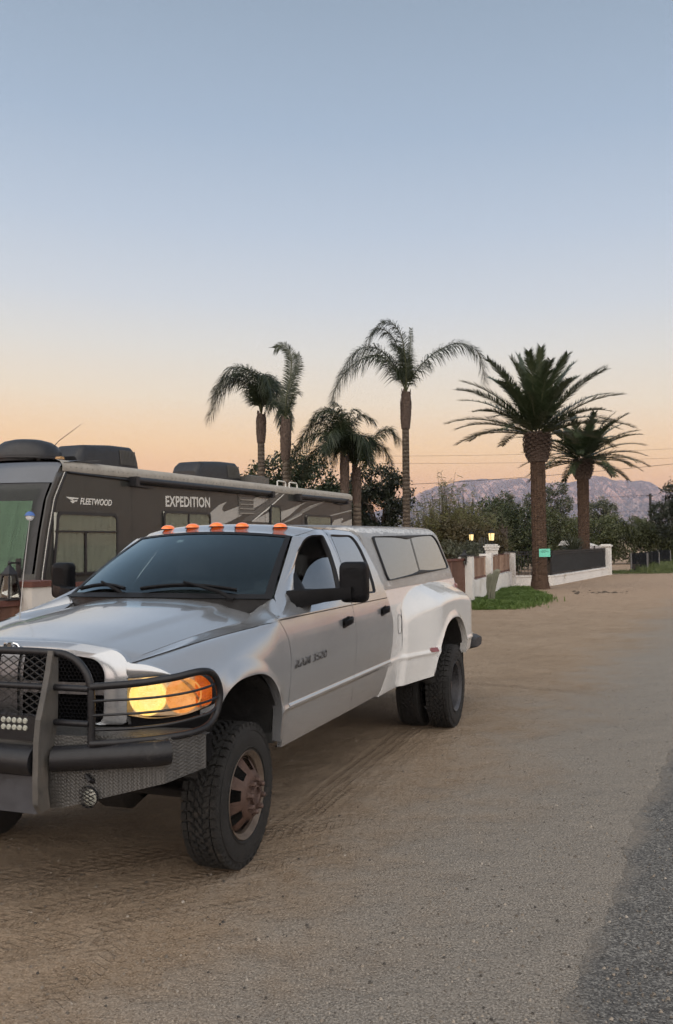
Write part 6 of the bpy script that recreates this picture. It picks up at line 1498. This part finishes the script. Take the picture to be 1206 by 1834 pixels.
tree('leafy_shrub', 4.2, 33.2, 'pale leaved garden shrub just behind the middle white post', 'shrub', M['olive'], [(0, 0, 1.0, .9, .5, .8), (.8, .1, 1.1, .6, .5, .7)], 3600, .06, 46, th=.5, tr=.04)
tree('hedge_tree', 8.6, 49, 'dark tree mass behind the nearer date palm trunk', 'tree', M['deep'], [(-1.5, 0, 2.3, 1.5, 1.2, 1.4), (0, 0, 2.7, 1.5, 1.3, 1.5), (1.6, 0, 2.2, 1.5, 1.2, 1.4), (0, 0, 1.1, 2.6, 1.2, 1.2)], 14000, .11, 47, th=1.2)
tree('wispy_tree', 14.0, 60, 'thin wispy grey green tree between the two date palm trunks', 'tree', M['olive'], [(-.9, 0, 4.4, .6, .7, .6), (-.1, 0, 4.9, .6, .7, .6), (.9, 0, 5.2, .7, .7, .5), (1.3, 0, 4.2, .6, .7, .7), (.4, 0, 4.0, .7, .7, .6), (-.4, 0, 3.4, .7, .7, .6), (.9, 0, 3.2, .7, .7, .6)], 6500, .085, 48, th=2.2, tr=.10, limbs=22, gaps=5)
tree('wispy_tree', 10.9, 58, 'wispy grey green tree peeping out left of the nearer date palm trunk', 'tree', M['olive'], [(0, 0, 4.3, .7, .7, .7), (.6, 0, 3.6, .8, .7, .7), (-.5, 0, 3.3, .8, .7, .8)], 3600, .085, 49, th=2.0, tr=.1, limbs=12, gaps=5)
tree('garden_tree', 12.0, 54, 'rounded dark garden tree behind the iron railing', 'tree', M['mid'], [(-1.2, 0, 2.3, 1.3, 1.1, 1.2), (.4, 0, 2.6, 1.4, 1.1, 1.2), (1.9, 0, 2.2, 1.3, 1.1, 1.1), (.3, 0, 1.2, 2.6, 1.1, 1.1)], 12000, .10, 50, th=1.2)
tree('garden_tree', 17.2, 64, 'broad bushy tree right of the farther date palm trunk', 'tree', M['mid'], [(-1.6, 0, 2.2, 1.5, 1.1, 1.1), (0, 0, 2.4, 1.5, 1.1, 1.1), (1.8, 0, 2.2, 1.5, 1.1, 1.1), (0, 0, 1.1, 3.2, 1.1, 1.1)], 12000, .11, 51, th=1.2)
tree('garden_tree', 21.6, 65, 'broad bushy tree at the foot of the utility pole', 'tree', M['mid'], [(-1.5, 0, 2.4, 1.4, 1.1, 1.2), (.2, 0, 2.2, 1.5, 1.1, 1.1), (1.8, 0, 1.9, 1.5, 1.1, 1.1), (0, 0, 1.1, 3.2, 1.1, 1.1)], 12000, .11, 52, th=1.2)
tree('garden_tree', 25.6, 67, 'lower bushy tree at the right edge beyond the dark screens', 'tree', M['bamboo'], [(-1.3, 0, 1.7, 1.4, 1.1, 1.2), (.4, 0, 1.8, 1.5, 1.1, 1.2), (2.2, 0, 1.6, 1.5, 1.1, 1.2), (3.6, 0, 1.7, 1.2, 1.1, 1.2)], 11000, .11, 53, th=.8)
tree('poplar_tree', 27.2, 92, 'pale rounded treetop against the mountains, left of the utility pole', 'tree', M['olive'], [(-1.0, 0, 4.3, .8, 1, 1.4), (.1, 0, 4.7, .8, 1, 1.4), (1.0, 0, 4.5, .8, 1, 1.3), (0, 0, 3.0, 1.9, 1, 1.2)], 8500, .12, 54, th=2.2, limbs=16, gaps=4)
tree('feathery_tree', 31.2, 92, 'small feathery treetop just left of the utility pole', 'tree', M['olive'], [(-.5, 0, 3.4, .6, .6, .8), (.4, 0, 3.0, .7, .6, .8), (1.2, 0, 2.8, .7, .6, .7)], 3200, .11, 55, th=1.8, gaps=4)
tree('oak_tree', 23.5, 62, 'tall dark tree filling the right edge of the view', 'tree', M['ficus'], [(-.9, 0, 3.6, .9, 1.1, 1.0), (.1, 0, 4.9, 1.0, 1.1, 1.0), (1.2, 0, 5.7, 1.1, 1.1, 1.1), (1.0, 0, 4.0, 1.5, 1.2, 1.3), (-.2, 0, 2.8, 1.2, 1.2, 1.1), (2.2, 0, 4.4, 1.2, 1.2, 1.6)], 14000, .10, 56, th=2.0)
# dead palm stump
o = empty('palm_stump', (7.25, 39, 0), 0, 'ragged dead palm stump right of the lit lantern pillar', 'tree stump'); m = MB(); m.tube([(0, 0, 0), (.02, 0, 1.2), (-.02, 0, 2.3)], [.17, .18, .22], 12); m.build('trunk', M['bark'], o); m = MB(); rs_ = random.Random(9)
for i in range(90):
    a = i*2.4; z = .3+2.1*i/90; L = rs_.uniform(.10, .24); c, s_ = math.cos(a), math.sin(a); m.add([(.16*c-s_*.05, .16*s_+c*.05, z), (.16*c+s_*.05, .16*s_-c*.05, z), (.30*c, .30*s_, z+L)], [(0, 1, 2)])
m.build('leaf_bases', M['boots'], o, 0)
# fan plants behind the railing
def fan_plant(x, y, r, n, seed, label, mat):
    rs = random.Random(seed); o = empty('fan_plant', (x, y, 0), 0, label, 'plant'); m = MB()
    m2 = MB(); m2.tube([(0, 0, 0), (0, 0, r*.9)], [.14, .10], 8); m2.build('trunk', M['bark'], o)
    for i in range(n):
        az = rs.uniform(0, 6.28); el = rs.uniform(-.1, 1.4); L = r*rs.uniform(.7, 1.05); c, s_ = math.cos(az), math.sin(az); p = np.array([0, 0, r*.9]); e = np.array([c*math.cos(el), s_*math.cos(el), math.sin(el)]); sd = np.cross(e, (0, 0, 1)); sd = sd/np.linalg.norm(sd)*.03
        q1 = p+e*L*.6; q2 = p+e*L-np.array([0, 0, .12*L]); m.add([p-sd*.5, p+sd*.5, q1+sd, q1-sd, q2], [(0, 1, 2, 3), (3, 2, 4)])
    m.build('fronds', mat, o, 0, False)
fan_plant(11.9, 45.0, 1.25, 220, 61, 'spiky fan shaped plant at the foot of the farther date palm', M['olive'])
fan_plant(10.2, 43.0, .95, 160, 62, 'smaller spiky plant behind the dark screen cloth', M['mid'])
# cactus
mm, t_, p_, o_ = newmat('grey green cactus'); k_ = NT(t_); k_.put(p_.inputs['Base Color'], k_.ramp(k_.noise(k_.coord(), 6, 6, .7), [(.3, (.09, .095, .065)), (.6, (.16, .16, .115)), (.8, (.22, .20, .15))])); p_.inputs['Roughness'].default_value = .8; M['cactus'] = mm
o = empty('column_cactus', (4.42, 25.75, 0), 0, 'ribbed grey green column cactus with two arms, growing in the grass patch', 'cactus')
def rib_col(path, r, name):
    m = MB(); P = spline(path, 22); n = 28; loops = []
    for i, p in enumerate(P):
        t = i/21; k = r*(.82+.18*min(1, t*5))*(1 if t < .93 else math.sqrt(max(.02, 1-((t-.93)/.07)**2))); loops.append([(p[0]+k*(1+.20*math.cos(7*a))*math.cos(a), p[1]+k*(1+.20*math.cos(7*a))*math.sin(a), p[2]) for a in np.linspace(0, 2*math.pi, n*2+1)[:-1]])
    m.ring(loops); m.disk(np.array(loops[-1]), 1); m.build(name, M['cactus'], o, 50)
rib_col([(0, 0, 0), (.02, 0, .35), (.10, 0, .70), (.20, 0, .98)], .088, 'column'); rib_col([(.03, .05, .05), (-.02, .05, .35), (-.03, .05, .60), (.0, .05, .85)], .085, 'column')
# grass: a patch under the cactus and weeds along the far verge
def grass(name, poly, n, h, seed, label, mat, dense=None):
    r = random.Random(seed); m = MB(); xs = [p[0] for p in poly]; ys = [p[1] for p in poly]
    def ins(x, y):
        c = False
        for i in range(len(poly)):
            (a, b), (d, e) = poly[i], poly[i-1]
            if (b > y) != (e > y) and x < (d-a)*(y-b)/(e-b)+a: c = not c
        return c
    k = 0
    while k < n:
        x, y = r.uniform(min(xs), max(xs)), r.uniform(min(ys), max(ys)); w = math.sin(x*2.1+1.3*math.sin(y*1.7))+math.sin(y*2.6+seed)
        if not ins(x+r.gauss(0, .16), y+r.gauss(0, .55)): continue
        k += 1
        hh = h*r.uniform(.45, 1.15)*(1+.32*w); a = r.uniform(0, 6.28); c, s_ = math.cos(a), math.sin(a); wd = .011+.010*r.random(); bx, by = r.gauss(0, .35)*hh, r.gauss(0, .35)*hh
        m.add([(x-c*wd, y-s_*wd, 0), (x+c*wd, y+s_*wd, 0), (x+bx*.4+c*wd*.8, y+by*.4+s_*wd*.8, hh*.6), (x+bx*.4-c*wd*.8, y+by*.4-s_*wd*.8, hh*.6), (x+bx, y+by, hh)], [(0, 1, 2, 3), (3, 2, 4)])
    tag(m.build(name, mat, None, 0, False), label, 'grass', kind='stuff')
M['grass'] = LF('grass blades', (.045, .085, .014), (.080, .135, .024), (.125, .175, .045), rough=.6); M['weed'] = LF('weed leaves', (.060, .085, .024), (.095, .125, .04), (.14, .165, .065), rough=.6)
grass('grass', [(3.50, 23.2), (4.6, 24.0), (5.6, 25.8), (6.25, 27.3), (6.5, 29.0), (6.7, 31.0), (6.75, 33.2), (6.1, 32.3), (5.2, 29.4), (4.2, 26.4), (3.7, 24.4)], 30000, .13, 71, 'green grass patch below the white wall around the cactus', M['grass'])
grass('weeds', [(15.7, 46.0), (17.5, 46.6), (20.5, 51.5), (24, 58), (30, 70), (33, 78), (29.5, 77), (24.0, 65), (20.2, 57), (17, 50.5)], 15000, .32, 72, 'green weeds along the far verge below the dark screens', M['weed'])
grass('weeds', [(13.9, 46.5), (15.6, 46.2), (16.1, 49), (15, 49.2)], 700, .16, 73, 'sparse weeds by the white end post', M['weed'])
# dark droppings on the dirt by the palm
m = MB(); r_ = random.Random(5)
for i in range(34):
    x, y = 8.5+r_.gauss(0, .5), 30.2+r_.gauss(0, .5); s = r_.uniform(.012, .05)*(1.6 if i < 5 else 1); m.lathe([(0, s), (s*.5, s*.8), (s*.8, .001)], 6, lambda a, q, t: (x+q*math.cos(t)*1.3, y+q*math.sin(t), a))
tag(m.build('bark_litter', M['bark'], None, 0), 'dark bits of litter scattered on the dirt beside the date palm', 'litter', kind='stuff')
